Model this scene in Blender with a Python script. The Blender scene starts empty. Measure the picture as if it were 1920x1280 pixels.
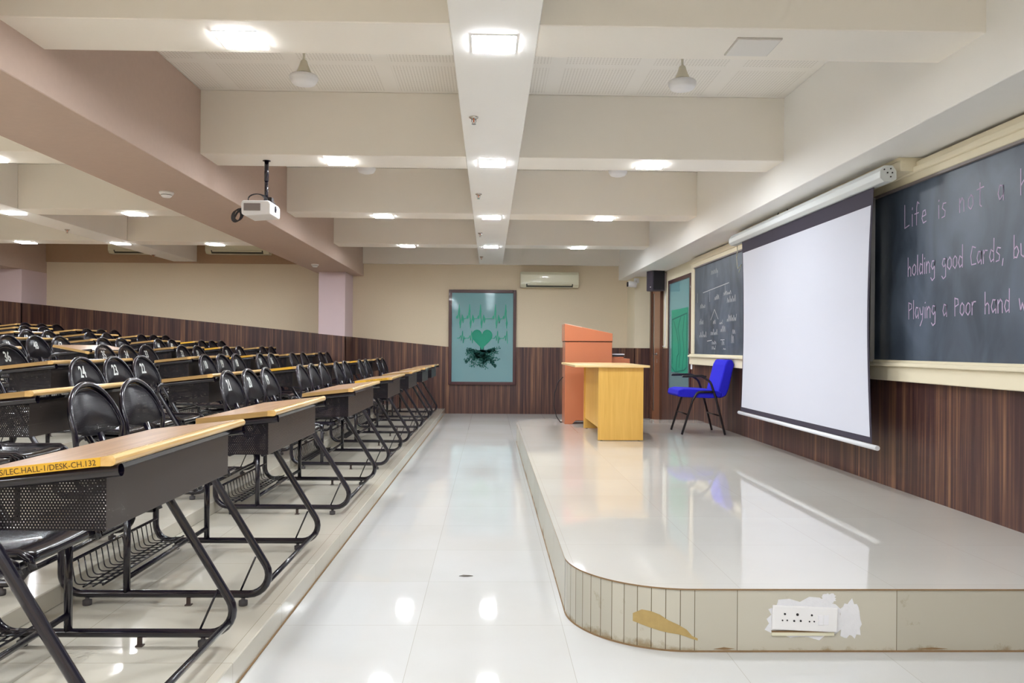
import bpy, math, random
from mathutils import Vector, Matrix
random.seed(7)
S = bpy.context.scene
C = S.collection
PI = math.pi

# ---------------------------------------------------------------- camera
F_PX, YAW, ROLL = 1460.0, 30 / 1460.0, 0.0075
cam = bpy.data.cameras.new('camera')
cam.sensor_fit = 'HORIZONTAL'; cam.sensor_width = 36.0
cam.lens = F_PX / 1920 * 36.0
cam.shift_x = (960 - 948) / 1920
cam.shift_y = (652 - 640) / 1920
cam.clip_start = 0.05; cam.clip_end = 60
co = bpy.data.objects.new('camera', cam); C.objects.link(co)
fwd = Vector((math.sin(YAW), math.cos(YAW), 0))
rgt = Vector((math.cos(YAW), -math.sin(YAW), 0))
up = Vector((0, 0, 1))
cr, sr = math.cos(ROLL), math.sin(ROLL)
xa = rgt * cr + up * sr
ya = -rgt * sr + up * cr
m = Matrix((xa, ya, -fwd)).transposed().to_4x4()
m.translation = Vector((0, 0, 1.15))
co.matrix_world = m
S.camera = co

# ---------------------------------------------------------------- world, exposure, lamps
w = bpy.data.worlds.new('world'); S.world = w; w.use_nodes = True
w.node_tree.nodes['Background'].inputs[0].default_value = (1.0, 0.97, 0.94, 1)
w.node_tree.nodes['Background'].inputs[1].default_value = 0.4
S.view_settings.view_transform = 'Standard'
S.view_settings.look = 'None'
S.view_settings.gamma = 1
S.view_settings.use_curve_mapping = False
S.view_settings.exposure = 0.95
PANEL_W = 95.0        # emission of the LED panels
BEAM_Z = 2.60
CEIL_Z = 3.085

# ---------------------------------------------------------------- materials
MATS = {}
def new_mat(name):
    mt = bpy.data.materials.new(name); mt.use_nodes = True
    nt = mt.node_tree
    return mt, nt, nt.nodes['Principled BSDF']
def srgb(r, g, b):
    f = lambda c: (c / 255) / 12.92 if c / 255 <= .04045 else ((c / 255 + .055) / 1.055) ** 2.4
    return (f(r), f(g), f(b), 1)
def plain(name, col, rough=.5, metal=0, noise=0.0, nscale=8, bump=0, spec=.5, coat=0):
    mt, nt, b = new_mat(name)
    b.inputs['Roughness'].default_value = rough
    b.inputs['Metallic'].default_value = metal
    b.inputs['Specular IOR Level'].default_value = spec
    b.inputs['Coat Weight'].default_value = coat
    b.inputs['Base Color'].default_value = col
    if noise or bump:
        tc = nt.nodes.new('ShaderNodeTexCoord'); n = nt.nodes.new('ShaderNodeTexNoise')
        n.inputs['Scale'].default_value = nscale; n.inputs['Detail'].default_value = 5
        nt.links.new(tc.outputs['Object'], n.inputs['Vector'])
        if noise:
            mx = nt.nodes.new('ShaderNodeMix'); mx.data_type = 'RGBA'
            mx.inputs['A'].default_value = tuple(c * (1 - noise) for c in col[:3]) + (1,)
            mx.inputs['B'].default_value = tuple(min(1, c * (1 + noise)) for c in col[:3]) + (1,)
            nt.links.new(n.outputs['Fac'], mx.inputs['Factor'])
            nt.links.new(mx.outputs['Result'], b.inputs['Base Color'])
        if bump:
            bp = nt.nodes.new('ShaderNodeBump'); bp.inputs['Strength'].default_value = bump
            bp.inputs['Distance'].default_value = .01
            nt.links.new(n.outputs['Fac'], bp.inputs['Height'])
            nt.links.new(bp.outputs['Normal'], b.inputs['Normal'])
    return mt
def math_node(nt, op, a, b=None):
    n = nt.nodes.new('ShaderNodeMath'); n.operation = op
    for i, v in enumerate((a, b)):
        if v is None: continue
        if isinstance(v, (int, float)): n.inputs[i].default_value = v
        else: nt.links.new(v, n.inputs[i])
    return n.outputs[0]

def laminate():
    """dark walnut laminate with upright stripes; stripes follow X on end walls, Y on side walls"""
    mt, nt, b = new_mat('walnut_laminate')
    b.inputs['Roughness'].default_value = .38
    g = nt.nodes.new('ShaderNodeNewGeometry'); sx = nt.nodes.new('ShaderNodeSeparateXYZ')
    nt.links.new(g.outputs['Position'], sx.inputs[0])
    h = math_node(nt, 'ADD', sx.outputs['X'], sx.outputs['Y'])
    cb = nt.nodes.new('ShaderNodeCombineXYZ')
    nt.links.new(h, cb.inputs[0]); nt.links.new(math_node(nt, 'MULTIPLY', sx.outputs['Z'], .018), cb.inputs[1])
    def noise(scale, detail):
        n = nt.nodes.new('ShaderNodeTexNoise'); n.inputs['Scale'].default_value = scale
        n.inputs['Detail'].default_value = detail; n.inputs['Roughness'].default_value = .65
        nt.links.new(cb.outputs[0], n.inputs['Vector']); return n.outputs['Fac']
    a = noise(17, 3); c = noise(60, 4)
    s = math_node(nt, 'ADD', math_node(nt, 'MULTIPLY', a, .62), math_node(nt, 'MULTIPLY', c, .38))
    r = nt.nodes.new('ShaderNodeValToRGB'); e = r.color_ramp.elements
    e[0].position = .36; e[0].color = srgb(54, 34, 38)
    e[1].position = .66; e[1].color = srgb(148, 108, 80)
    k = e.new(.47); k.color = srgb(74, 48, 47)
    k = e.new(.55); k.color = srgb(104, 72, 58)
    nt.links.new(s, r.inputs[0]); nt.links.new(r.outputs[0], b.inputs['Base Color'])
    return mt

def tiles(name, c1, c2, mortar, ox, oy, rough=.04, size=.6, spec=.5, coat=0.0):
    mt, nt, b = new_mat(name)
    b.inputs['Roughness'].default_value = rough
    b.inputs['IOR'].default_value = 1.5; b.inputs['Specular IOR Level'].default_value = spec; b.inputs['Coat Weight'].default_value = coat; b.inputs['Coat Roughness'].default_value = .04; b.inputs['Coat IOR'].default_value = 1.5
    g = nt.nodes.new('ShaderNodeNewGeometry'); mp = nt.nodes.new('ShaderNodeMapping')
    mp.inputs['Location'].default_value = (ox, oy, 0)
    nt.links.new(g.outputs['Position'], mp.inputs[0])
    br = nt.nodes.new('ShaderNodeTexBrick'); br.offset = 0; br.squash = 1
    br.inputs['Scale'].default_value = 1; br.inputs['Brick Width'].default_value = size
    br.inputs['Row Height'].default_value = size; br.inputs['Mortar Size'].default_value = .0012
    br.inputs['Mortar Smooth'].default_value = .3
    br.inputs['Color1'].default_value = c1; br.inputs['Color2'].default_value = c2
    br.inputs['Mortar'].default_value = mortar
    nt.links.new(mp.outputs[0], br.inputs['Vector'])
    n = nt.nodes.new('ShaderNodeTexNoise'); n.inputs['Scale'].default_value = 1.6; n.inputs['Detail'].default_value = 6
    nt.links.new(g.outputs['Position'], n.inputs['Vector'])
    mx = nt.nodes.new('ShaderNodeMix'); mx.data_type = 'RGBA'; mx.blend_type = 'MULTIPLY'
    r = nt.nodes.new('ShaderNodeValToRGB'); r.color_ramp.elements[0].color = (.86, .84, .80, 1)
    r.color_ramp.elements[0].position = .3; r.color_ramp.elements[1].position = .62
    nt.links.new(n.outputs['Fac'], r.inputs[0])
    mx.inputs['Factor'].default_value = .35
    nt.links.new(br.outputs['Color'], mx.inputs['A']); nt.links.new(r.outputs[0], mx.inputs['B'])
    nt.links.new(mx.outputs['Result'], b.inputs['Base Color'])
    return mt

def perforated(name, axis, pitch=.0078, rad=.235, rough=.32, col=(22, 18, 26), spec=.35):
    """black sheet steel with round punched holes in staggered rows"""
    mt, nt, b = new_mat(name)
    b.inputs['Base Color'].default_value = srgb(*col)
    b.inputs['Specular IOR Level'].default_value = spec
    b.inputs['Roughness'].default_value = rough
    tc = nt.nodes.new('ShaderNodeTexCoord'); sx = nt.nodes.new('ShaderNodeSeparateXYZ')
    nt.links.new(tc.outputs['Object'], sx.inputs[0])
    a = math_node(nt, 'MULTIPLY', sx.outputs[axis], 1 / pitch)
    c = math_node(nt, 'MULTIPLY', sx.outputs['Z' if axis != 'Z' else 'Y'], 1 / (pitch * 1.732))
    def cell(off):
        fa = math_node(nt, 'SUBTRACT', math_node(nt, 'FRACT', math_node(nt, 'ADD', a, off)), .5)
        fc = math_node(nt, 'MULTIPLY', math_node(nt, 'SUBTRACT', math_node(nt, 'FRACT', math_node(nt, 'ADD', c, off)), .5), 1.732)
        return math_node(nt, 'ADD', math_node(nt, 'MULTIPLY', fa, fa), math_node(nt, 'MULTIPLY', fc, fc))
    d = math_node(nt, 'MINIMUM', cell(100.0), cell(100.5))
    hole = math_node(nt, 'LESS_THAN', d, rad * rad)
    tr = nt.nodes.new('ShaderNodeBsdfTransparent'); ms = nt.nodes.new('ShaderNodeMixShader')
    nt.links.new(hole, ms.inputs[0]); nt.links.new(b.outputs[0], ms.inputs[1]); nt.links.new(tr.outputs[0], ms.inputs[2])
    nt.links.new(ms.outputs[0], nt.nodes['Material Output'].inputs[0])
    return mt

def wood(name, c1, c2, axis='Y', rough=.3, scale=5.0, coat=.3):
    mt, nt, b = new_mat(name)
    b.inputs['Roughness'].default_value = rough; b.inputs['Coat Weight'].default_value = coat
    b.inputs['Coat Roughness'].default_value = .12
    tc = nt.nodes.new('ShaderNodeTexCoord'); mp = nt.nodes.new('ShaderNodeMapping')
    sc = {'X': (.6, 9, 9), 'Y': (9, .6, 9), 'Z': (9, 9, .6)}[axis]
    mp.inputs['Scale'].default_value = sc
    nt.links.new(tc.outputs['Object'], mp.inputs[0])
    n = nt.nodes.new('ShaderNodeTexNoise'); n.inputs['Scale'].default_value = scale; n.inputs['Detail'].default_value = 6
    n.inputs['Distortion'].default_value = .6
    nt.links.new(mp.outputs[0], n.inputs['Vector'])
    r = nt.nodes.new('ShaderNodeValToRGB'); r.color_ramp.elements[0].position = .3; r.color_ramp.elements[1].position = .7
    r.color_ramp.elements[0].color = c1; r.color_ramp.elements[1].color = c2
    nt.links.new(n.outputs['Fac'], r.inputs[0]); nt.links.new(r.outputs[0], b.inputs['Base Color'])
    return mt

def emis(name, col, strength):
    mt, nt, b = new_mat(name)
    b.inputs['Base Color'].default_value = col
    b.inputs['Emission Color'].default_value = col; b.inputs['Emission Strength'].default_value = strength
    return mt

def teal_glass():
    mt, nt, b = new_mat('teal_sheet')
    b.inputs['Base Color'].default_value = srgb(168, 206, 212); b.inputs['Roughness'].default_value = .05
    tr = nt.nodes.new('ShaderNodeBsdfTransparent'); tr.inputs[0].default_value = (.62, .86, .92, 1)
    ms = nt.nodes.new('ShaderNodeMixShader'); ms.inputs[0].default_value = .55
    nt.links.new(b.outputs[0], ms.inputs[1]); nt.links.new(tr.outputs[0], ms.inputs[2])
    nt.links.new(ms.outputs[0], nt.nodes['Material Output'].inputs[0])
    return mt

def slate():
    mt, nt, b = new_mat('chalkboard_slate')
    b.inputs['Roughness'].default_value = .42
    tc = nt.nodes.new('ShaderNodeTexCoord'); mp = nt.nodes.new('ShaderNodeMapping')
    mp.inputs['Scale'].default_value = (1, 1.2, .7)
    nt.links.new(tc.outputs['Object'], mp.inputs[0])
    n = nt.nodes.new('ShaderNodeTexNoise'); n.inputs['Scale'].default_value = 2.6; n.inputs['Detail'].default_value = 7
    n.inputs['Distortion'].default_value = .8
    nt.links.new(mp.outputs[0], n.inputs['Vector'])
    r = nt.nodes.new('ShaderNodeValToRGB'); e = r.color_ramp.elements
    e[0].position = .36; e[0].color = srgb(60, 70, 84); e[1].position = .78; e[1].color = srgb(100, 112, 130)
    nt.links.new(n.outputs['Fac'], r.inputs[0]); nt.links.new(r.outputs[0], b.inputs['Base Color'])
    return mt

def riser_tile():
    mt, nt, b = new_mat('stage_riser_tile')
    b.inputs['Roughness'].default_value = .25
    uv = nt.nodes.new('ShaderNodeUVMap'); uv.uv_map = 'UVMap'
    br = nt.nodes.new('ShaderNodeTexBrick'); br.offset = 0
    br.inputs['Scale'].default_value = 1; br.inputs['Brick Width'].default_value = 1
    br.inputs['Row Height'].default_value = 3; br.inputs['Mortar Size'].default_value = .03
    br.inputs['Color1'].default_value = srgb(196, 191, 176); br.inputs['Color2'].default_value = srgb(184, 179, 164)
    br.inputs['Mortar'].default_value = srgb(110, 98, 78)
    sx = nt.nodes.new('ShaderNodeSeparateXYZ'); nt.links.new(uv.outputs[0], sx.inputs[0])
    cb = nt.nodes.new('ShaderNodeCombineXYZ'); nt.links.new(sx.outputs[0], cb.inputs[0]); cb.inputs[1].default_value = .5
    nt.links.new(cb.outputs[0], br.inputs['Vector'])
    g = nt.nodes.new('ShaderNodeNewGeometry')
    n = nt.nodes.new('ShaderNodeTexNoise'); n.inputs['Scale'].default_value = 4; n.inputs['Detail'].default_value = 8
    n.inputs['Roughness'].default_value = .7
    nt.links.new(g.outputs['Position'], n.inputs['Vector'])
    sg = nt.nodes.new('ShaderNodeSeparateXYZ'); nt.links.new(g.outputs['Position'], sg.inputs[0])
    low = nt.nodes.new('ShaderNodeMapRange'); low.inputs[1].default_value = 0; low.inputs[2].default_value = .05
    low.inputs[3].default_value = .22; low.inputs[4].default_value = 0
    nt.links.new(sg.outputs[2], low.inputs[0])
    f = math_node(nt, 'ADD', n.outputs['Fac'], low.outputs[0])
    r = nt.nodes.new('ShaderNodeValToRGB'); e = r.color_ramp.elements
    e[0].position = .62; e[0].color = (1, 1, 1, 1); e[1].position = .74; e[1].color = srgb(190, 165, 125)
    nt.links.new(f, r.inputs[0])
    mx = nt.nodes.new('ShaderNodeMix'); mx.data_type = 'RGBA'; mx.blend_type = 'MULTIPLY'; mx.inputs['Factor'].default_value = .8
    nt.links.new(br.outputs['Color'], mx.inputs['A']); nt.links.new(r.outputs[0], mx.inputs['B'])
    nt.links.new(mx.outputs['Result'], b.inputs['Base Color'])
    return mt

def grille_ceiling():
    mt, nt, b = new_mat('perforated_ceiling_board')
    b.inputs['Roughness'].default_value = .8
    g = nt.nodes.new('ShaderNodeNewGeometry'); sx = nt.nodes.new('ShaderNodeSeparateXYZ')
    nt.links.new(g.outputs['Position'], sx.inputs[0])
    def lines(o, p, lo):
        fr = math_node(nt, 'FRACT', math_node(nt, 'MULTIPLY', o, 1 / p))
        return math_node(nt, 'LESS_THAN', fr, lo)
    dots = math_node(nt, 'MULTIPLY', lines(sx.outputs[0], .022, .4), lines(sx.outputs[1], .022, .4))
    # plain margins between the boards
    bx_ = math_node(nt, 'GREATER_THAN', math_node(nt, 'FRACT', math_node(nt, 'MULTIPLY', math_node(nt, 'ADD', sx.outputs[0], .2), 1 / .6)), .17)
    by_ = math_node(nt, 'GREATER_THAN', math_node(nt, 'FRACT', math_node(nt, 'MULTIPLY', math_node(nt, 'ADD', sx.outputs[1], .1), 1 / .6)), .12)
    f = math_node(nt, 'MULTIPLY', math_node(nt, 'MULTIPLY', dots, bx_), by_)
    mx = nt.nodes.new('ShaderNodeMix'); mx.data_type = 'RGBA'
    mx.inputs['A'].default_value = srgb(238, 233, 225); mx.inputs['B'].default_value = srgb(205, 198, 188)
    nt.links.new(f, mx.inputs['Factor']); nt.links.new(mx.outputs['Result'], b.inputs['Base Color'])
    return mt

M = dict(
    laminate=laminate(),
    paper=plain('beige_wallpaper', srgb(220, 204, 178), .75, noise=.05, nscale=60, bump=.15),
    cream=plain('cream_paint', srgb(232, 222, 196), .6, noise=.02),
    beam=plain('white_paint', srgb(243, 241, 237), .7, noise=.015, nscale=3),
    beamside=plain('warm_white_paint', srgb(240, 234, 224), .7, noise=.015, nscale=3),
    brown=plain('tan_fabric_cladding', srgb(192, 170, 156), .8, noise=.05, nscale=25, bump=.1),
    brownband=plain('brown_cladding', srgb(176, 146, 118), .8, noise=.05, nscale=25),
    lilac=plain('pale_mauve_paint', srgb(212, 192, 196), .6, noise=.02),
    floor=tiles('vitrified_floor_tile', srgb(203, 203, 202), srgb(200, 199, 196), srgb(176, 172, 164), -.31, -3.23, spec=.3),
    stage=tiles('stage_top_tile', srgb(206, 203, 197), srgb(203, 199, 192), srgb(190, 184, 175), -.36, -3.0, spec=.5, coat=.1),
    step=tiles('seating_step_tile', srgb(208, 203, 190), srgb(203, 197, 183), srgb(160, 150, 132), -.31, -3.23, rough=.1),
    riser=riser_tile(), ceil=grille_ceiling(),
    tube=plain('black_enamel_tube', srgb(22, 18, 32), .22, coat=.4),
    pan=plain('black_enamel_pan', srgb(22, 19, 30), .22, coat=.3),
    perfX=perforated('perforated_steel_end', 'X'), perfY=perforated('perforated_steel_glare', 'Y', col=(66, 58, 54), rough=.4, spec=.5),  # front sheet lightened: grazing floor glare put into its base colour
    perfB=perforated('perforated_steel_back', 'Y', .006, .2, .42),
    rubber=plain('grey_rubber', srgb(70, 66, 68), .7),
    rust=plain('worn_bracket_steel', srgb(70, 56, 52), .6, noise=.3, nscale=40),
    top=wood('brown_ply_top', srgb(170, 128, 94), srgb(204, 166, 130), 'Y', .28),
    edge=wood('varnished_pine_edge', srgb(206, 160, 94), srgb(226, 190, 130), 'Y', .22),
    edgeend=wood('ply_end_grain', srgb(150, 116, 68), srgb(184, 148, 92), 'X', .4, coat=.1),
    edgeyellow=plain('yellow_painted_end', srgb(218, 168, 50), .4, noise=.06, nscale=30),
    ink=plain('dark_marker_ink', srgb(70, 48, 20), .6),
    number=plain('white_stencil_paint', srgb(225, 228, 225), .5),
    terracotta=plain('orange_brown_laminate', srgb(190, 114, 80), .3, noise=.03, nscale=4, coat=.3),
    terradark=plain('worn_laminate_edge', srgb(230, 190, 170), .5),
    beech=wood('beech_laminate', srgb(214, 164, 74), srgb(228, 182, 94), 'Z', .4, 3, .1),
    beechtop=wood('beech_laminate_top', srgb(236, 200, 136), srgb(242, 212, 154), 'X', .3, 3, .3),
    blue=plain('royal_blue_fabric', srgb(30, 26, 206), .85, noise=.12, nscale=90, bump=.3),
    blackmetal=plain('black_metal', srgb(34, 28, 32), .35),
    blackplastic=plain('black_plastic', srgb(28, 26, 32), .5),
    grillecloth=plain('black_speaker_grille', srgb(18, 16, 28), .6, bump=.3, nscale=300),
    cabinet=plain('charcoal_speaker_shell', srgb(58, 52, 66), .5),
    white=plain('white_plastic', srgb(236, 235, 236), .35),
    offwhite=plain('cream_plastic', srgb(226, 222, 196), .3, coat=.3),
    slot=plain('dark_louvre', srgb(70, 72, 62), .5),
    screen=plain('matte_white_screen', srgb(206, 208, 220), .9),
    screenblack=plain('screen_black_border', srgb(52, 46, 62), .8),
    casegrey=plain('grey_powder_coat', srgb(212, 216, 216), .35),
    barwhite=plain('white_bar', srgb(232, 234, 240), .4),
    slate=slate(), chalk=plain('pink_chalk', srgb(206, 186, 216), .9), chalkw=plain('white_chalk', srgb(190, 192, 196), .9),
    frame=plain('dark_mahogany_frame', srgb(72, 36, 40), .35, noise=.1, nscale=20, coat=.3),
    doorwood=wood('brown_door_wood', srgb(134, 84, 56), srgb(160, 106, 74), 'Z', .35),
    doorframe=plain('dark_door_frame', srgb(96, 62, 48), .4),
    steel=plain('brushed_steel', srgb(200, 200, 200), .3, 1),
    teal=teal_glass(), green=plain('green_vinyl', srgb(0, 140, 112), .5), darkgreen=plain('dark_green_vinyl', srgb(0, 96, 88), .5),
    paleGreen=plain('soft_green_vinyl', srgb(40, 150, 122), .5),
    plaster=plain('white_filler_plaster', srgb(226, 226, 230), .8, noise=.05, nscale=60, bump=.3),
    stain=plain('tan_stain', srgb(178, 152, 98), .8, noise=.15, nscale=40),
    grime=plain('brown_grime', srgb(140, 112, 80), .9, noise=.2, nscale=60),
    lamp=emis('led_diffuser', (.91, .955, 1.0, 1), PANEL_W),
    lampoff=plain('unlit_diffuser', srgb(226, 222, 216), .5), lampframe=plain('panel_rim', srgb(190, 184, 176), .5),
    chrome=plain('chrome', srgb(200, 195, 190), .15, 1), bulb=plain('amber_bulb', srgb(200, 100, 40), .2),
    lens=plain('lens_glass', srgb(20, 22, 40), .05), vent=plain('grey_vent', srgb(130, 120, 118), .5),
    paperwhite=plain('white_paper', srgb(235, 235, 240), .7), leaf=plain('dark_scrap', srgb(95, 88, 80), .8),
    fan=plain('cream_fan_enamel', srgb(214, 208, 188), .35),
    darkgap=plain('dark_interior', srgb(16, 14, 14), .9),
)

# ---------------------------------------------------------------- mesh helpers
class MB:
    def __init__(s): s.v = []; s.f = []; s.sm = []
    def add(s, vs, fs, smooth=False):
        o = len(s.v); s.v += [tuple(v) for v in vs]
        for f in fs: s.f.append(tuple(i + o for i in f)); s.sm.append(smooth)
        return s
    def box(s, a, b):
        x0, y0, z0 = a; x1, y1, z1 = b
        vs = [(x0, y0, z0), (x1, y0, z0), (x1, y1, z0), (x0, y1, z0), (x0, y0, z1), (x1, y0, z1), (x1, y1, z1), (x0, y1, z1)]
        return s.add(vs, [(0, 3, 2, 1), (4, 5, 6, 7), (0, 1, 5, 4), (1, 2, 6, 5), (2, 3, 7, 6), (3, 0, 4, 7)])
    def prism(s, poly, axis, t0, t1, smooth=False):
        """poly: 2-D outline; axis: extrusion axis"""
        def P(a, b, t):
            return {'X': (t, a, b), 'Y': (a, t, b), 'Z': (a, b, t)}[axis]
        n = len(poly)
        vs = [P(a, b, t0) for a, b in poly] + [P(a, b, t1) for a, b in poly]
        s.add(vs, [tuple(range(n))[::-1], tuple(range(n, 2 * n))])
        o = len(s.v) - 2 * n
        for i in range(n):
            j = (i + 1) % n
            s.f.append((o + i, o + j, o + n + j, o + n + i)); s.sm.append(smooth)
        return s
    def tube(s, path, r, n=10, cap=True, closed=False):
        P = [Vector(p) for p in path]
        if closed: P = P + [P[0]]
        rr = r if isinstance(r, (list, tuple)) else [r] * len(P)
        T = []
        for i in range(len(P)):
            a = P[max(0, i - 1)]; b = P[min(len(P) - 1, i + 1)]
            if closed and i in (0, len(P) - 1): a = P[-2]; b = P[1]
            T.append((b - a).normalized())
        u = T[0].orthogonal().normalized()
        rings = []
        for i, p in enumerate(P):
            u = (u - T[i] * u.dot(T[i])).normalized(); vv = T[i].cross(u)
            rings.append([p + (u * math.cos(2 * PI * k / n) + vv * math.sin(2 * PI * k / n)) * rr[i] for k in range(n)])
        vs = [q for rg in rings for q in rg]; fs = []
        for i in range(len(P) - 1):
            for k in range(n):
                k2 = (k + 1) % n
                fs.append((i * n + k, i * n + k2, (i + 1) * n + k2, (i + 1) * n + k))
        s.add(vs, fs, True)
        if cap and not closed:
            o = len(s.v) - len(vs)
            s.f.append(tuple(o + k for k in range(n))[::-1]); s.sm.append(False)
            s.f.append(tuple(o + (len(P) - 1) * n + k for k in range(n))); s.sm.append(False)
        return s
    def lathe(s, prof, c=(0, 0, 0), n=24, axis='Z', smooth=True):
        vs = []; fs = []
        for r, t in prof:
            for k in range(n):
                a = 2 * PI * k / n; x, y = r * math.cos(a), r * math.sin(a)
                q = {'Z': (x, y, t), 'X': (t, x, y), 'Y': (x, t, y)}[axis]
                vs.append((q[0] + c[0], q[1] + c[1], q[2] + c[2]))
        for i in range(len(prof) - 1):
            for k in range(n):
                k2 = (k + 1) % n; fs.append((i * n + k, i * n + k2, (i + 1) * n + k2, (i + 1) * n + k))
        s.add(vs, fs, smooth)
        o = len(s.v) - len(vs)
        s.f.append(tuple(o + k for k in range(n))[::-1]); s.sm.append(False)
        s.f.append(tuple(o + (len(prof) - 1) * n + k for k in range(n))); s.sm.append(False)
        return s
    def mesh(s, name, mat, fix=True):
        me = bpy.data.meshes.new(name); me.from_pydata(s.v, [], s.f)
        me.polygons.foreach_set('use_smooth', s.sm)
        if mat: me.materials.append(mat)
        if fix:
            import bmesh
            b = bmesh.new(); b.from_mesh(me); bmesh.ops.recalc_face_normals(b, faces=b.faces); b.to_mesh(me); b.free()
        me.update(); return me
    def obj(s, name, mat, parent=None, bevel=0, seg=2, fix=True, loc=None):
        o = bpy.data.objects.new(name, s.mesh(name, mat, fix)); C.objects.link(o)
        if parent: o.parent = parent
        if loc: o.location = loc
        if bevel:
            md = o.modifiers.new('bevel', 'BEVEL'); md.width = bevel; md.segments = seg; md.limit_method = 'ANGLE'
            md.angle_limit = .6
        return o

def fillet(pts, rads, n=6):
    """round the inner corners of a polyline"""
    P = [Vector(p) for p in pts]; out = [P[0]]
    for i in range(1, len(P) - 1):
        r = rads[i - 1] if isinstance(rads, (list, tuple)) else rads
        a = (P[i - 1] - P[i]); b = (P[i + 1] - P[i]); la, lb = a.length, b.length
        a.normalize(); b.normalize(); ang = a.angle(b)
        if ang > PI - .02 or r <= 0: out.append(P[i]); continue
        d = min(r / math.tan(ang / 2), la * .49, lb * .49)
        p0, p1 = P[i] + a * d, P[i] + b * d
        rr = d * math.tan(ang / 2)
        cdir = (a + b).normalized(); cc = P[i] + cdir * (rr / math.sin(ang / 2))
        v0, v1 = p0 - cc, p1 - cc; th = v0.angle(v1)
        for k in range(n + 1):
            t = k / n
            out.append(cc + (v0 * math.sin((1 - t) * th) + v1 * math.sin(t * th)) / math.sin(th))
    out.append(P[-1]); return out

def tag(o, label, cat, group=None, kind=None):
    o['label'] = label; o['category'] = cat
    if group: o['group'] = group
    if kind: o['kind'] = kind
    return o
def struct(o, label=None, cat=None):
    o['kind'] = 'structure'
    if label: o['label'] = label
    if cat: o['category'] = cat
    return o
def thing(name, label, cat, loc=(0, 0, 0), rz=0, group=None):
    o = bpy.data.objects.new(name, None); C.objects.link(o); o.empty_display_size = .1
    o.location = loc; o.rotation_euler = (0, 0, rz)
    return tag(o, label, cat, group)
def copy_tree(o, parent=None):
    kids = list(o.children)
    c = o.copy(); C.objects.link(c)
    if parent: c.parent = parent
    for ch in kids: copy_tree(ch, c)
    return c
def text_mesh(body, size, mat, ext=.0006, sx=1.0, align='CENTER', bold=0.0):
    cu = bpy.data.curves.new('text', 'FONT'); cu.body = body; cu.size = size; cu.extrude = ext
    cu.align_x = align; cu.align_y = 'CENTER'; cu.offset = bold; cu.resolution_u = 3
    ob = bpy.data.objects.new('text', cu); C.objects.link(ob)
    bpy.context.view_layer.update()
    me = bpy.data.meshes.new_from_object(ob.evaluated_get(bpy.context.evaluated_depsgraph_get()))
    bpy.data.objects.remove(ob); bpy.data.curves.remove(cu)
    for v in me.vertices: v.co.x *= sx
    me.materials.clear(); me.materials.append(mat)
    return me

# ================================================================ ROOM
YW, XR, XL, YB = 13.60, 2.70, -9.2, -2.5
o = MB().box((XL, YB, -.1), (XR + .2, YW + .1, 0)).obj('floor', M['floor']); struct(o)
# far wall: beige paper above, walnut laminate below with a sloping top edge
o = MB().box((XL, YW, 0), (XR + .2, YW + .12, 3.3)).obj('wall_far', M['paper']); struct(o)
SL = .096
def wz(x): return 1.163 if x > -.75 else 1.163 + (-.75 - x) * SL
o = MB().prism([(2.72, 0), (2.72, 1.163), (-.75, 1.163), (-9.2, wz(-9.2)), (-9.2, 0)], 'Y', YW - .018, YW).obj('trim_1', M['laminate']); struct(o)
o = MB().box((XL - .1, YB, 0), (XL, YW, 3.3)).obj('wall_left', M['paper']); struct(o)
o = MB().box((XL, YB - .1, 0), (XR + .2, YB, 3.3)).obj('wall_back', M['paper']); struct(o)
o = MB().box((XR, YB, 0), (XR + .12, YW, 3.3)).obj('wall_right', M['cream']); struct(o)
o = MB().box((XR - .018, YB, 0), (XR, 12.06, 1.163)).obj('trim_2', M['laminate']); struct(o)
# brown cladding band high on the far wall of the left bay, pale band in the right bay
o = MB().box((-7.65, YW - .03, 2.573), (-2.85, YW, 3.1)).obj('trim_3', M['brownband']); struct(o)
o = MB().box((-2.25, YW - .10, 2.595), (2.3, YW, 3.1)).obj('trim_4', M['beamside']); struct(o)
# columns on the far wall
def column(n, x0, x1, y0, mat):
    c = MB().box((x0, y0, 0), (x1, YW - .001, 2.379)).obj('trim_%d' % n, mat); struct(c)
    pts = [(x0 - .012, 0), (x1 + .012, 0), (x1 + .012, wz(x1)), (x0 - .012, wz(x0))]
    q = MB().prism(pts, 'Y', y0 - .012, y0).prism([(y0 - .012, 0), (YW - .019, 0), (YW - .019, wz(x1)), (y0 - .012, wz(x1))], 'X', x1, x1 + .012)
    q.obj('laminate_facing', M['laminate'], c)
column(5, -2.82, -2.385, 12.88, M['lilac'])
column(6, -9.19, -7.65, 12.88, M['lilac'])
# pillar between the far wall and the door
c = MB().box((2.405, 12.88, 0), (2.82, YW - .001, 2.4)).obj('trim_7', M['cream']); struct(c)
q = MB().box((2.395, 12.868, 0), (2.68, 12.88, 1.163)).box((2.393, 12.868, 0), (2.405, YW - .02, 1.163)).obj('laminate_facing', M['laminate'], c)

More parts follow.
